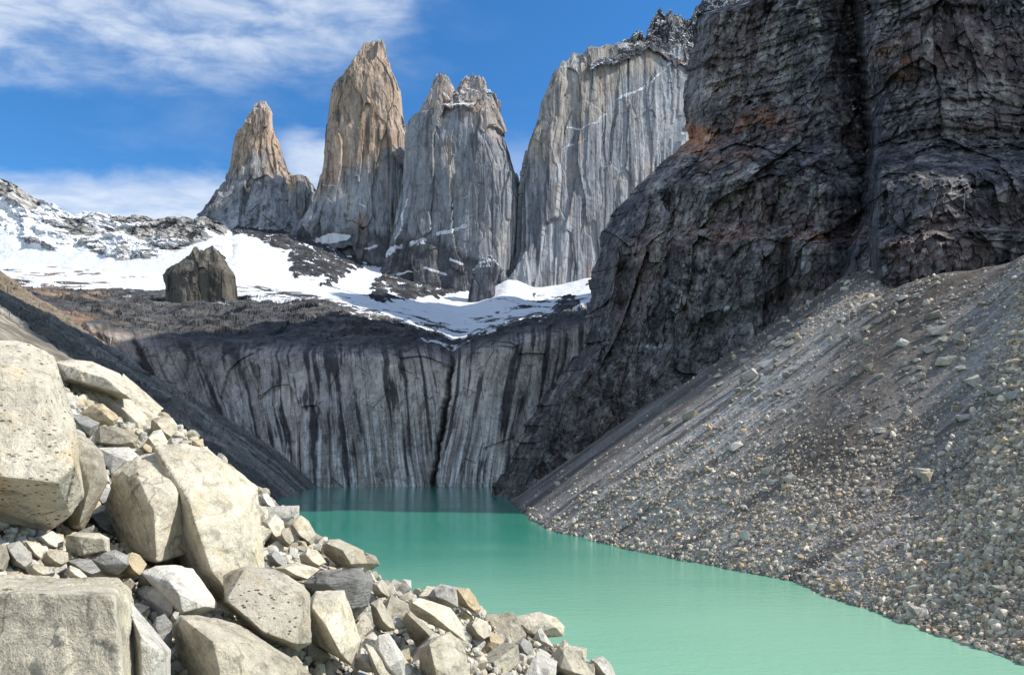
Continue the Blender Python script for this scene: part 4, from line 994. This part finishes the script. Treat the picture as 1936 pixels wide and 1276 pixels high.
B('big tan boulder with a shadowed left face at the bottom of the photo', M_tan, [(
    [(327, 1182), (340, 1163), (371, 1161), (411, 1168), (452, 1180), (492, 1206), (552, 1243), (568, 1262), (572, 1330), (345, 1330), (327, 1235)],
     [(350, 1172, -0.35), (402, 1212, -0.62), (420, 1290, -0.66), (520, 1300, -0.42), (480, 1215, -0.2)])], lv=6, D=6.2, T=1.0, chips=0)
B('upright cream slab with a triangular dark face at its lower left', M_cream, [(
    [(587, 1132), (598, 1117), (652, 1116), (655, 1165), (682, 1210), (668, 1260), (640, 1245), (588, 1214)],
     [(590, 1148, -0.5), (618, 1185, -0.7), (645, 1236, -0.65), (640, 1130, -0.3)])], lv=5, D=8.9, T=0.8, chips=0)
B('grey banded slab right of the upright cream slab', M_grey, [(
    [(572, 1102), (607, 1080), (645, 1075), (683, 1073), (706, 1100), (697, 1145), (672, 1170), (640, 1150), (590, 1125)], [(620, 1105, -0.35), (680, 1095, -0.3), (665, 1150, -0.45)])], lv=5, D=10.6, chips=0)
B('sunlit boulder with a brown shaded underside, at the edge above the lake', M_cream, [(
    [(609, 1030), (622, 1019), (640, 1018), (687, 1040), (695, 1064), (680, 1076), (637, 1070), (612, 1046)], [(618, 1027, -0.5), (648, 1040, -0.7), (664, 1066, -0.6), (680, 1060, -0.2)])], lv=5, D=17.6)
B('tan pointed boulder left of the sunlit edge boulder', M_tan, [([(538, 990), (556, 978), (569, 974), (584, 985), (598, 1010), (590, 1032), (560, 1025), (538, 1012)], None)], lv=5, D=19)
B('pale boulder beside the right flank of the split boulder', M_cream, [([(495, 985), (520, 972), (536, 985), (540, 1010), (520, 1030), (498, 1022)], None)], lv=4, D=16.5)
B('smooth white rock at the crest right of the split boulder, above the lake', M_white, [([(491, 938), (497, 932), (506, 932), (520, 953), (521, 963), (508, 957), (493, 952)], None)], lv=4, D=20.5)
B('pointed beige rock with a dark left side, below the tan pointed boulder', M_tan, [([(524, 1030), (535, 998), (548, 997), (556, 1022), (545, 1035)], None)], lv=4, D=16)
B('blue grey rock against the right foot of the split boulder', M_grey, [([(503, 1050), (520, 1038), (540, 1055), (545, 1072), (525, 1075), (508, 1062)], None)], lv=4, D=13)
B('cream slab lying flat below the right foot of the split boulder', M_cream, [([(515, 1074), (560, 1062), (605, 1075), (585, 1095), (550, 1100), (520, 1090)], None)], lv=4, D=11.5)
B('flat topped tan rock under the sunlit edge boulder', M_tan, [([(565, 1050), (582, 1035), (600, 1040), (617, 1062), (600, 1075), (570, 1068)], None)], lv=4, D=14.5)
B('long pale slab with a shadowed lower side, slanting down right of the grey banded slab', M_cream, [(
    [(771, 1140), (780, 1131), (794, 1130), (852, 1148), (878, 1186), (880, 1212), (852, 1196), (777, 1160)], [(780, 1139, -0.45), (815, 1160, -0.65), (852, 1190, -0.55)])], lv=5, D=15.2, T=0.9)
B('grey white angular boulder beside the ochre boulder above the lake', M_white, [([(808, 1128), (820, 1112), (833, 1103), (863, 1110), (867, 1148), (845, 1150), (815, 1140)], [(825, 1128, -0.4), (845, 1135, -0.45), (858, 1115, -0.2)])], lv=5, D=19.2)
B('ochre boulder at the edge of the pile above the lake', M_yellow, [([(862, 1110), (887, 1112), (900, 1130), (909, 1150), (903, 1162), (880, 1150), (863, 1140)], None)], lv=5, D=19.6)
B('narrow brown faced slab below the long pale slab', M_tan, [([(760, 1170), (768, 1158), (776, 1155), (828, 1200), (812, 1212), (788, 1222), (770, 1195)], [(772, 1161, -0.4), (800, 1188, -0.6), (815, 1204, -0.4)])], lv=5, D=12.6)
B('big pale smooth faced boulder at the bottom, below the long pale slab', M_cream, [(
    [(790, 1225), (815, 1205), (850, 1193), (868, 1210), (880, 1228), (892, 1285), (890, 1310), (800, 1310)], [(812, 1218, -0.5), (822, 1260, -0.7), (828, 1305, -0.6), (870, 1290, -0.3)])], lv=5, D=11.2)
B('wide flat slab jutting over the lake below the ochre boulder', M_cream, [(
    [(952, 1170), (990, 1163), (1020, 1156), (1051, 1166), (1068, 1184), (1066, 1202), (1030, 1206), (985, 1200), (955, 1185)], [(985, 1180, -0.3), (1050, 1185, -0.35), (1010, 1198, -0.45)])], lv=5, D=24.5)
B('white wedge shaped rock leaning on the wide flat slab', M_white, [([(1009, 1206), (1016, 1190), (1023, 1186), (1034, 1200), (1048, 1224), (1030, 1222)], [(1022, 1210, -0.3), (1035, 1216, -0.35)])], lv=4, D=22)
B('pyramid shaped pale boulder near the bottom edge above the lake', M_cream, [([(1045, 1238), (1056, 1220), (1067, 1207), (1082, 1222), (1106, 1250), (1133, 1285), (1080, 1290), (1055, 1270)], [(1066, 1235, -0.25), (1085, 1270, -0.45), (1060, 1262, -0.4)])], lv=5, D=20)
B('blocky pale boulder at the lowest right end of the pile', M_white, [([(1117, 1245), (1139, 1239), (1155, 1254), (1168, 1285), (1125, 1290)], None)], lv=4, D=25)
B('pale leaning slab between the narrow brown slab and the upright cream slab', M_cream, [([(700, 1140), (718, 1130), (740, 1165), (748, 1190), (725, 1195), (706, 1180)], None)], lv=4, D=11.5)
B('rounded pale boulder right of the grey banded slab', M_cream, [([(704, 1102), (722, 1095), (738, 1110), (736, 1128), (715, 1130), (704, 1118)], None)], lv=4, D=14)
B('tall pale grey boulder at the bottom, left of the smooth faced boulder', M_white, [([(702, 1230), (716, 1200), (735, 1196), (765, 1240), (768, 1300), (720, 1300), (703, 1260)], [(715, 1225, -0.2), (735, 1260, -0.5), (755, 1250, -0.3)])], lv=5, D=9.8)
B('white angular stone at the bottom, below the upright cream slab', M_white, [([(668, 1245), (682, 1225), (698, 1240), (716, 1272), (690, 1270), (670, 1262)], [(682, 1240, -0.35), (700, 1262, -0.4)])], lv=4, D=8.6)
B('tan slab on edge at the bottom, right of the white angular stone', M_tan, [([(690, 1215), (705, 1222), (740, 1275), (735, 1300), (712, 1290)], None)], lv=4, D=9.2)
B('grey speckled stone in the rubble below the wide flat slab', M_grey, [([(975, 1215), (990, 1205), (1005, 1215), (1010, 1240), (985, 1245)], None)], lv=4, D=20)
B('brownish boulder in the rubble right of the smooth faced boulder', M_tan, [([(880, 1185), (900, 1165), (922, 1175), (928, 1200), (905, 1215), (885, 1205)], None)], lv=4, D=18)
B('cream boulder with a square dark end below the ochre boulder', M_cream, [([(925, 1188), (940, 1178), (958, 1186), (956, 1200), (930, 1200)], None)], lv=4, D=22)

# --- the many stones of the pile between the boulders
def rand_hull(r0, flat=0.75, n=14):
    p = np.array([(a, b_, c_) for a in (-1, 1) for b_ in (-1, 1) for c_ in (-1, 1)], float) * 0.68
    p = p + r0.uniform(-0.26, 0.26, size=p.shape)
    p[r0.integers(8)] *= 0.55
    e = r0.normal(size=(3, 3)); e /= np.linalg.norm(e, axis=1, keepdims=True)
    p = np.concatenate([p, e * r0.uniform(0.7, 0.95, (3, 1))])
    return p * np.array([1.0, r0.uniform(0.65, 1.0), flat * r0.uniform(0.7, 1.1)])
VAR = []
r0 = np.random.default_rng(5)
for k in range(16):
    Vv, fc = cut_rock(rand_hull(r0, 0.75, 10), 0.035, 300 + k * 7, 0.13)
    VAR.append((Vv - Vv.mean(0), fc))
VARM = {}
def var_mesh(k, mat):
    key = (k, mat.name)
    if key not in VARM:
        me = new_mesh('stone', VAR[k][0], VAR[k][1], smooth=True); me.materials.append(mat); VARM[key] = me
    return VARM[key]
fill_mats = [M_cream] * 8 + [M_white] * 4 + [M_tan] * 5 + [M_grey] + [M_yellow]
placed = []
lab = {'cream_granite': 'cream angular stone among the rubble filling the boulder pile', 'white_granite': 'whitish angular stone among the rubble filling the boulder pile',
       'tan_granite': 'tan angular stone among the rubble filling the boulder pile', 'grey_gneiss': 'grey angular stone among the rubble filling the boulder pile',
       'yellow_sandstone': 'yellowish stone among the rubble filling the boulder pile'}
PILE = [(105, 690), (240, 712), (330, 800), (420, 875), (495, 935), (560, 985), (640, 1035), (700, 1085), (760, 1110), (830, 1135), (905, 1155), (960, 1172), (1060, 1190), (1110, 1240), (1160, 1290), (1160, 1330), (-30, 1330), (-30, 690)]
cnt = 0; tries = 0
rr = np.random.default_rng(23)
while cnt < 290 and tries < 20000:
    tries += 1
    # sample on the slope, biased to the open rubble on the right
    u = rr.uniform(480, 1165) if rr.random() < 0.72 else rr.uniform(0, 560); v = rr.uniform(760, 1300)
    if not bool(inpoly(np.array(u), np.array(v), PILE)): continue
    D = float(pile_D(u, v))
    if D > 34 or D < 6: continue
    s = float(np.clip(rr.lognormal(math.log(36), 0.45), 16, 80)) / F * D / 2 * 1.1
    bad = False
    for ol, Db in BOULD:
        if Db > D - s * 0.3 and bool(inpoly(np.array(u), np.array(v), [tuple(x) for x in ol])): bad = True; break
    if bad: continue
    x, y = (u - CX) / F * D, D
    if any((x - a) ** 2 + (y - c_) ** 2 < (0.43 * (s + s2)) ** 2 for a, c_, s2 in placed): continue
    placed.append((x, y, s))
    mt = fill_mats[int(rr.integers(len(fill_mats)))]
    o = bpy.data.objects.new('stone', var_mesh(int(rr.integers(len(VAR))), mt))
    C.collection.objects.link(o)
    o.location = (x, y, float(pile_z(np.array(x), np.array(y))) + s * 0.28)
    o.rotation_euler = (rr.uniform(-0.7, 0.7), rr.uniform(-0.2, 0.9), rr.uniform(0, 6.28))
    o.scale = (s * rr.uniform(0.9, 1.3), s * rr.uniform(0.8, 1.1), s * rr.uniform(0.75, 1.05))
    tag(o, lab[mt.name], 'stone', 'stones filling the boulder pile')
    cnt += 1

def stone_field(name, pos, size, rot_amt, cols, mat, lv=1, seed=1, flat=0.7):
    """many loose stones as one uncountable mass"""
    r1 = np.random.default_rng(seed)
    n = len(pos)
    nv = 10
    vs = []
    sp, fc = ICO[lv]
    for k in range(nv):
        Vv, _ = rock_verts(rand_hull(r1, flat, 10), lv, 14, 0.0, seed * 31 + k, 1)
        vs.append(Vv - Vv.mean(0))
    vs = np.array(vs)
    pick = vs[r1.integers(nv, size=n)]
    # random rotations
    qn = r1.normal(size=(n, 4)) * np.array([1, rot_amt, rot_amt, 1.0]); qn /= np.linalg.norm(qn, axis=1, keepdims=True)
    w_, x_, y_, z_ = qn.T
    Rm = np.stack([1 - 2 * (y_**2 + z_**2), 2 * (x_*y_ - z_*w_), 2 * (x_*z_ + y_*w_), 2 * (x_*y_ + z_*w_), 1 - 2 * (x_**2 + z_**2), 2 * (y_*z_ - x_*w_),
                   2 * (x_*z_ - y_*w_), 2 * (y_*z_ + x_*w_), 1 - 2 * (x_**2 + y_**2)], -1).reshape(n, 3, 3)
    Vv = np.einsum('nij,nkj->nki', Rm, pick) * size[:, None, None] + pos[:, None, :]
    k = sp.shape[0]
    Fc = (fc[None] + (np.arange(n) * k)[:, None, None]).reshape(-1, 3)
    cc = np.repeat(np.concatenate([cols, np.zeros((n, 1))], 1)[:, None, :], k, 1).reshape(-1, 4)
    return link(name, new_mesh(name, Vv.reshape(-1, 3), Fc, cc), mat)

# fine rubble between the boulders
n = 14000
uu = rr.uniform(-20, 1170, n); vv = rr.uniform(690, 1320, n)
ok = inpoly(uu, vv, PILE); uu, vv = uu[ok], vv[ok]
D = pile_D(uu, vv); ok = (D < 34) & (D > 5); uu, vv, D = uu[ok], vv[ok], D[ok]
sz = np.clip(rr.lognormal(math.log(14), 0.5, len(D)), 6, 40) / F * D / 2
x = (uu - CX) / F * D; y = D
pal = np.array([(0.66, 0.60, 0.47), (0.70, 0.67, 0.60), (0.54, 0.48, 0.37), (0.50, 0.48, 0.42), (0.60, 0.51, 0.36), (0.62, 0.58, 0.49)])
cl = pal[rr.integers(len(pal), size=len(D))] * rr.uniform(0.68, 0.95, (len(D), 1))
tag(stone_field('rubble', np.stack([x, y, pile_z(x, y) + sz * 0.25], -1), sz, 1.0, cl, M_stones, 2, 3), kind='stuff')

# ------------------------------------------------------------------ stones on the scree
def scree_hit(u, v):
    u = np.asarray(u, float).ravel(); v = np.asarray(v, float).ravel()
    a = (u - CX) / F; bb = (YH - v) / F
    lo = np.full(u.shape, np.nan); hi = lo.copy()
    ds = np.exp(np.linspace(math.log(58), math.log(420), 110))
    open_ = np.arange(len(u))
    for k in range(1, len(ds)):
        D = ds[k]
        un = H + bb[open_] * D <= scree_z(a[open_] * D, np.full(len(open_), D), False)
        h = open_[un]; lo[h] = ds[k - 1]; hi[h] = D
        open_ = open_[~un]
        if len(open_) == 0: break
    ok = ~np.isnan(lo)
    for _ in range(7):
        m_ = (lo + hi) / 2
        un = H + bb[ok] * m_[ok] <= scree_z(a[ok] * m_[ok], m_[ok], False)
        l2, h2 = lo[ok], hi[ok]
        h2[un] = m_[ok][un]; l2[~un] = m_[ok][~un]
        lo[ok] = l2; hi[ok] = h2
    return hi
def scatter_scree(n, seed, weight):
    r1 = np.random.default_rng(seed)
    u = r1.uniform(985, 1990, n); v = r1.uniform(470, 1275, n)
    D = scree_hit(u, v)
    ok = ~np.isnan(D); u, v, D = u[ok], v[ok], D[ok]
    x = (u - CX) / F * D; y = D
    z = scree_z(x, y)
    ok = (z > -0.25) & (r1.random(len(x)) < weight(u, v, x, y, z))
    return u[ok], v[ok], x[ok], y[ok], z[ok]
def wgt(u, v, x, y, z):
    low = sst(28 - z, -25, 22)
    f = fbm(y / 9, x / 130, 0 * x, 4, 0.6, False, 85)
    near = sst(yedge(x - knots(y, SH)) - y, -8, 10)
    f2 = fbm(y / 28, x / 200, 0 * x, 3, 0.5, False, 86)
    patchy = 0.22 + 0.78 * sst(f + 0.8 * f2, -0.1, 0.25)
    ee_ = y - yedge(x - knots(y, SH))
    patchy = patchy * (1 - 0.6 * np.exp(-((ee_ - 34) / 28) ** 2) * sst(x - knots(y, SH), 16, 50))
    return np.clip((0.10 + 0.62 * low + 0.35 * sst(z, 66, 92)) * patchy + 0.6 * near + 0.5 * sst(3.5 - z, 0, 2.5), 0, 1) * (1 - 0.8 * sst(y, 240, 300) * (1 - sst(z, 60, 80)))
u, v, x, y, z = scatter_scree(190000, 41, wgt)
r1 = np.random.default_rng(42)
nearw = sst(yedge(x - knots(y, SH)) - y, -6, 10)
px = np.clip(r1.lognormal(math.log(3.0), 0.64, len(x)), 1.3, 17) * (1 + 0.40 * nearw)
sz = px / F * y / 2 * 1.25
pal = np.array([(0.34, 0.32, 0.29), (0.42, 0.39, 0.35), (0.27, 0.25, 0.235), (0.20, 0.175, 0.155), (0.50, 0.47, 0.42), (0.36, 0.29, 0.21)])
cl = pal[r1.integers(len(pal), size=len(x))] * r1.uniform(0.75, 1.15, (len(x), 1))
cl = cl * lerp3((1.42, 1.33, 1.2), (1.52, 1.38, 1.2), nearw)
tag(stone_field('scree_gravel', np.stack([x, y, z + sz * 0.2], -1), sz, 1.0, cl, M_stones, 1, 6), kind='stuff')

SCV = []
for k in range(10):
    Vv, fc = cut_rock(rand_hull(np.random.default_rng(70 + k), 0.7, 9), 0.035, 500 + k * 3, 0.2)
    me = new_mesh('boulder', Vv - Vv.mean(0), fc, smooth=True); me.materials.append(M_scrock); SCV.append(me)
def scree_boulder(u, v, wpx, hpx, label, group=None, rot=0.0, tilt=0.0, var=None, mat=None, D=None):
    if D is None: D = float(scree_hit([u], [v])[0])
    if not D == D: return None
    x, y = (u - CX) / F * D, D
    sx, sz_ = wpx / F * D / 2 * 1.12, hpx / F * D / 2 * 1.6
    k = int(r1.integers(len(SCV))) if var is None else var
    me = SCV[k]
    if mat is not None:
        me = me.copy(); me.materials.clear(); me.materials.append(mat)
    o = bpy.data.objects.new('boulder', me)
    C.collection.objects.link(o)
    o.location = (x, y, float(scree_z(np.array([x]), np.array([y]))[0]) + sz_ * 0.35)
    o.rotation_euler = (r1.uniform(-0.2, 0.2), -rot, r1.uniform(-0.3, 0.3) + tilt)
    o.scale = (sx, (sx + sz_) / 2, sz_ * 1.15)
    return tag(o, label, 'boulder', group)
named = [
    (1415, 718, 40, 24, 'long pale boulder on the upper scree, largest of a cluster of blocks', 0.6, M_white),
    (1448, 722, 20, 14, 'rounded pale boulder just right of the long pale boulder on the scree', 0.1, M_white),
    (1305, 790, 30, 16, 'tan striped slab standing alone near the upper edge of the scree', 0.75, M_tan),
    (1390, 847, 34, 17, 'single pale wedge boulder in the middle of the bare scree', 0.45, M_white),
    (1348, 822, 20, 9, 'flat grey boulder left of the pale wedge boulder on the scree', 0.5, M_scrock),
    (1450, 690, 34, 12, 'flat pale slab above the cluster of blocks on the scree', 0.3, M_white),
    (1410, 685, 22, 11, 'pale block at the upper left of the scree cluster', 0.2, M_scrock),
    (1525, 630, 28, 12, 'flat pale slab high on the scree under the cliff foot', 0.1, M_white),
    (1518, 612, 22, 10, 'grey block just above the flat pale slab under the cliff foot', 0.1, M_scrock),
    (1706, 653, 18, 18, 'upright white block on the upper scree below its crest', 0.9, M_white),
    (1790, 688, 34, 18, 'broad warm coloured boulder on the upper right scree', 0.1, M_tan),
    (1815, 700, 22, 12, 'pale boulder right of the broad warm boulder on the scree', 0.2, M_scrock),
    (1664, 818, 20, 14, 'pale boulder alone in the dark gully of the scree', 0.0, M_white),
    (1744, 735, 14, 16, 'pale rounded block in the dark upper gully of the scree', 0.0, M_scrock),
    (1752, 908, 22, 24, 'tan block on the shoulder of the near gravel spur', 0.2, M_tan),
    (1915, 802, 20, 14, 'cream boulder on the near spur close to the right photo edge', 0.1, M_cream),
    (1730, 1120, 26, 18, 'dark tan boulder just above the shoreline gravel', 0.3, M_tan),
    (1815, 1132, 22, 14, 'cream boulder on the lower spur above the shore', 0.1, M_cream),
    (1890, 1118, 30, 16, 'pale slab on the lower spur near the right photo edge', 0.2, M_scrock),
    (1410, 1018, 22, 18, 'pale boulder standing alone above the lake in fine gravel', 0.5, M_white),
    (1408, 1048, 16, 14, 'tan boulder below the pale boulder in fine gravel by the lake', 0.2, M_tan),
    (1310, 1060, 12, 8, 'white boulder sitting right at the waterline', 0.0, M_white),
    (1345, 985, 20, 10, 'long grey boulder in fine gravel above the waterline', 0.4, M_scrock),
    (1550, 1100, 16, 10, 'orange tinted slab at the water edge of the scree', 0.1, M_yellow),
    (1600, 640, 16, 12, 'grey boulder near the top of the scree below the gully mouth', 0.1, M_scrock),
    (1490, 655, 26, 14, 'pale boulder in the line of blocks running up the scree', 0.3, M_scrock),
]
SCPTS = []
nD = scree_hit([q_[0] for q_ in named], [q_[1] for q_ in named])
for (u, v, wp, hp, l, rt, mt), D_ in zip(named, nD):
    scree_boulder(u, v, wp, hp, l, None, rt, 0.0, None, mt, float(D_)); SCPTS.append((u, v))
cu = []
rc = np.random.default_rng(77)
cand = []
for _ in range(1500):
    k = rc.random()
    if k < 0.34: cand.append((rc.normal(1440, 40), rc.normal(690, 45)))
    elif k < 0.62: cand.append((rc.uniform(1560, 1936), rc.uniform(540, 760)))
    elif k < 0.86: cand.append((rc.uniform(1690, 1936), rc.uniform(860, 1230)))
    else: cand.append((rc.uniform(1200, 1900), rc.uniform(700, 1100)))
cand = np.array(cand)
cD = scree_hit(cand[:, 0], cand[:, 1])
cX = (cand[:, 0] - CX) / F * cD
cZ = scree_z(np.nan_to_num(cX), np.nan_to_num(cD, nan=100.0))
for (u, v), D, x_, zz in zip(cand, cD, cX, cZ):
    if len(cu) >= 250: break
    if not D == D or zz < 0.3 or D > 330: continue
    if any(abs(u - a) < 9 and abs(v - c_) < 7 for a, c_ in cu + SCPTS): continue
    cu.append((u, v))
    s = float(np.clip(rc.lognormal(math.log(9), 0.45), 5, 26))
    if D < float(yedge(x_ - knots(D, SH))): lb = 'buff stone lying loose on the near gravel spur'
    elif zz > 60: lb = 'grey block scattered over the upper scree'
    else: lb = 'grey block scattered over the lower scree'
    scree_boulder(u, v, s * rc.uniform(1, 1.5), s * rc.uniform(0.6, 0.9), lb, 'blocks scattered over the scree', rc.uniform(-0.2, 0.6), 0.0, None, None, float(D))
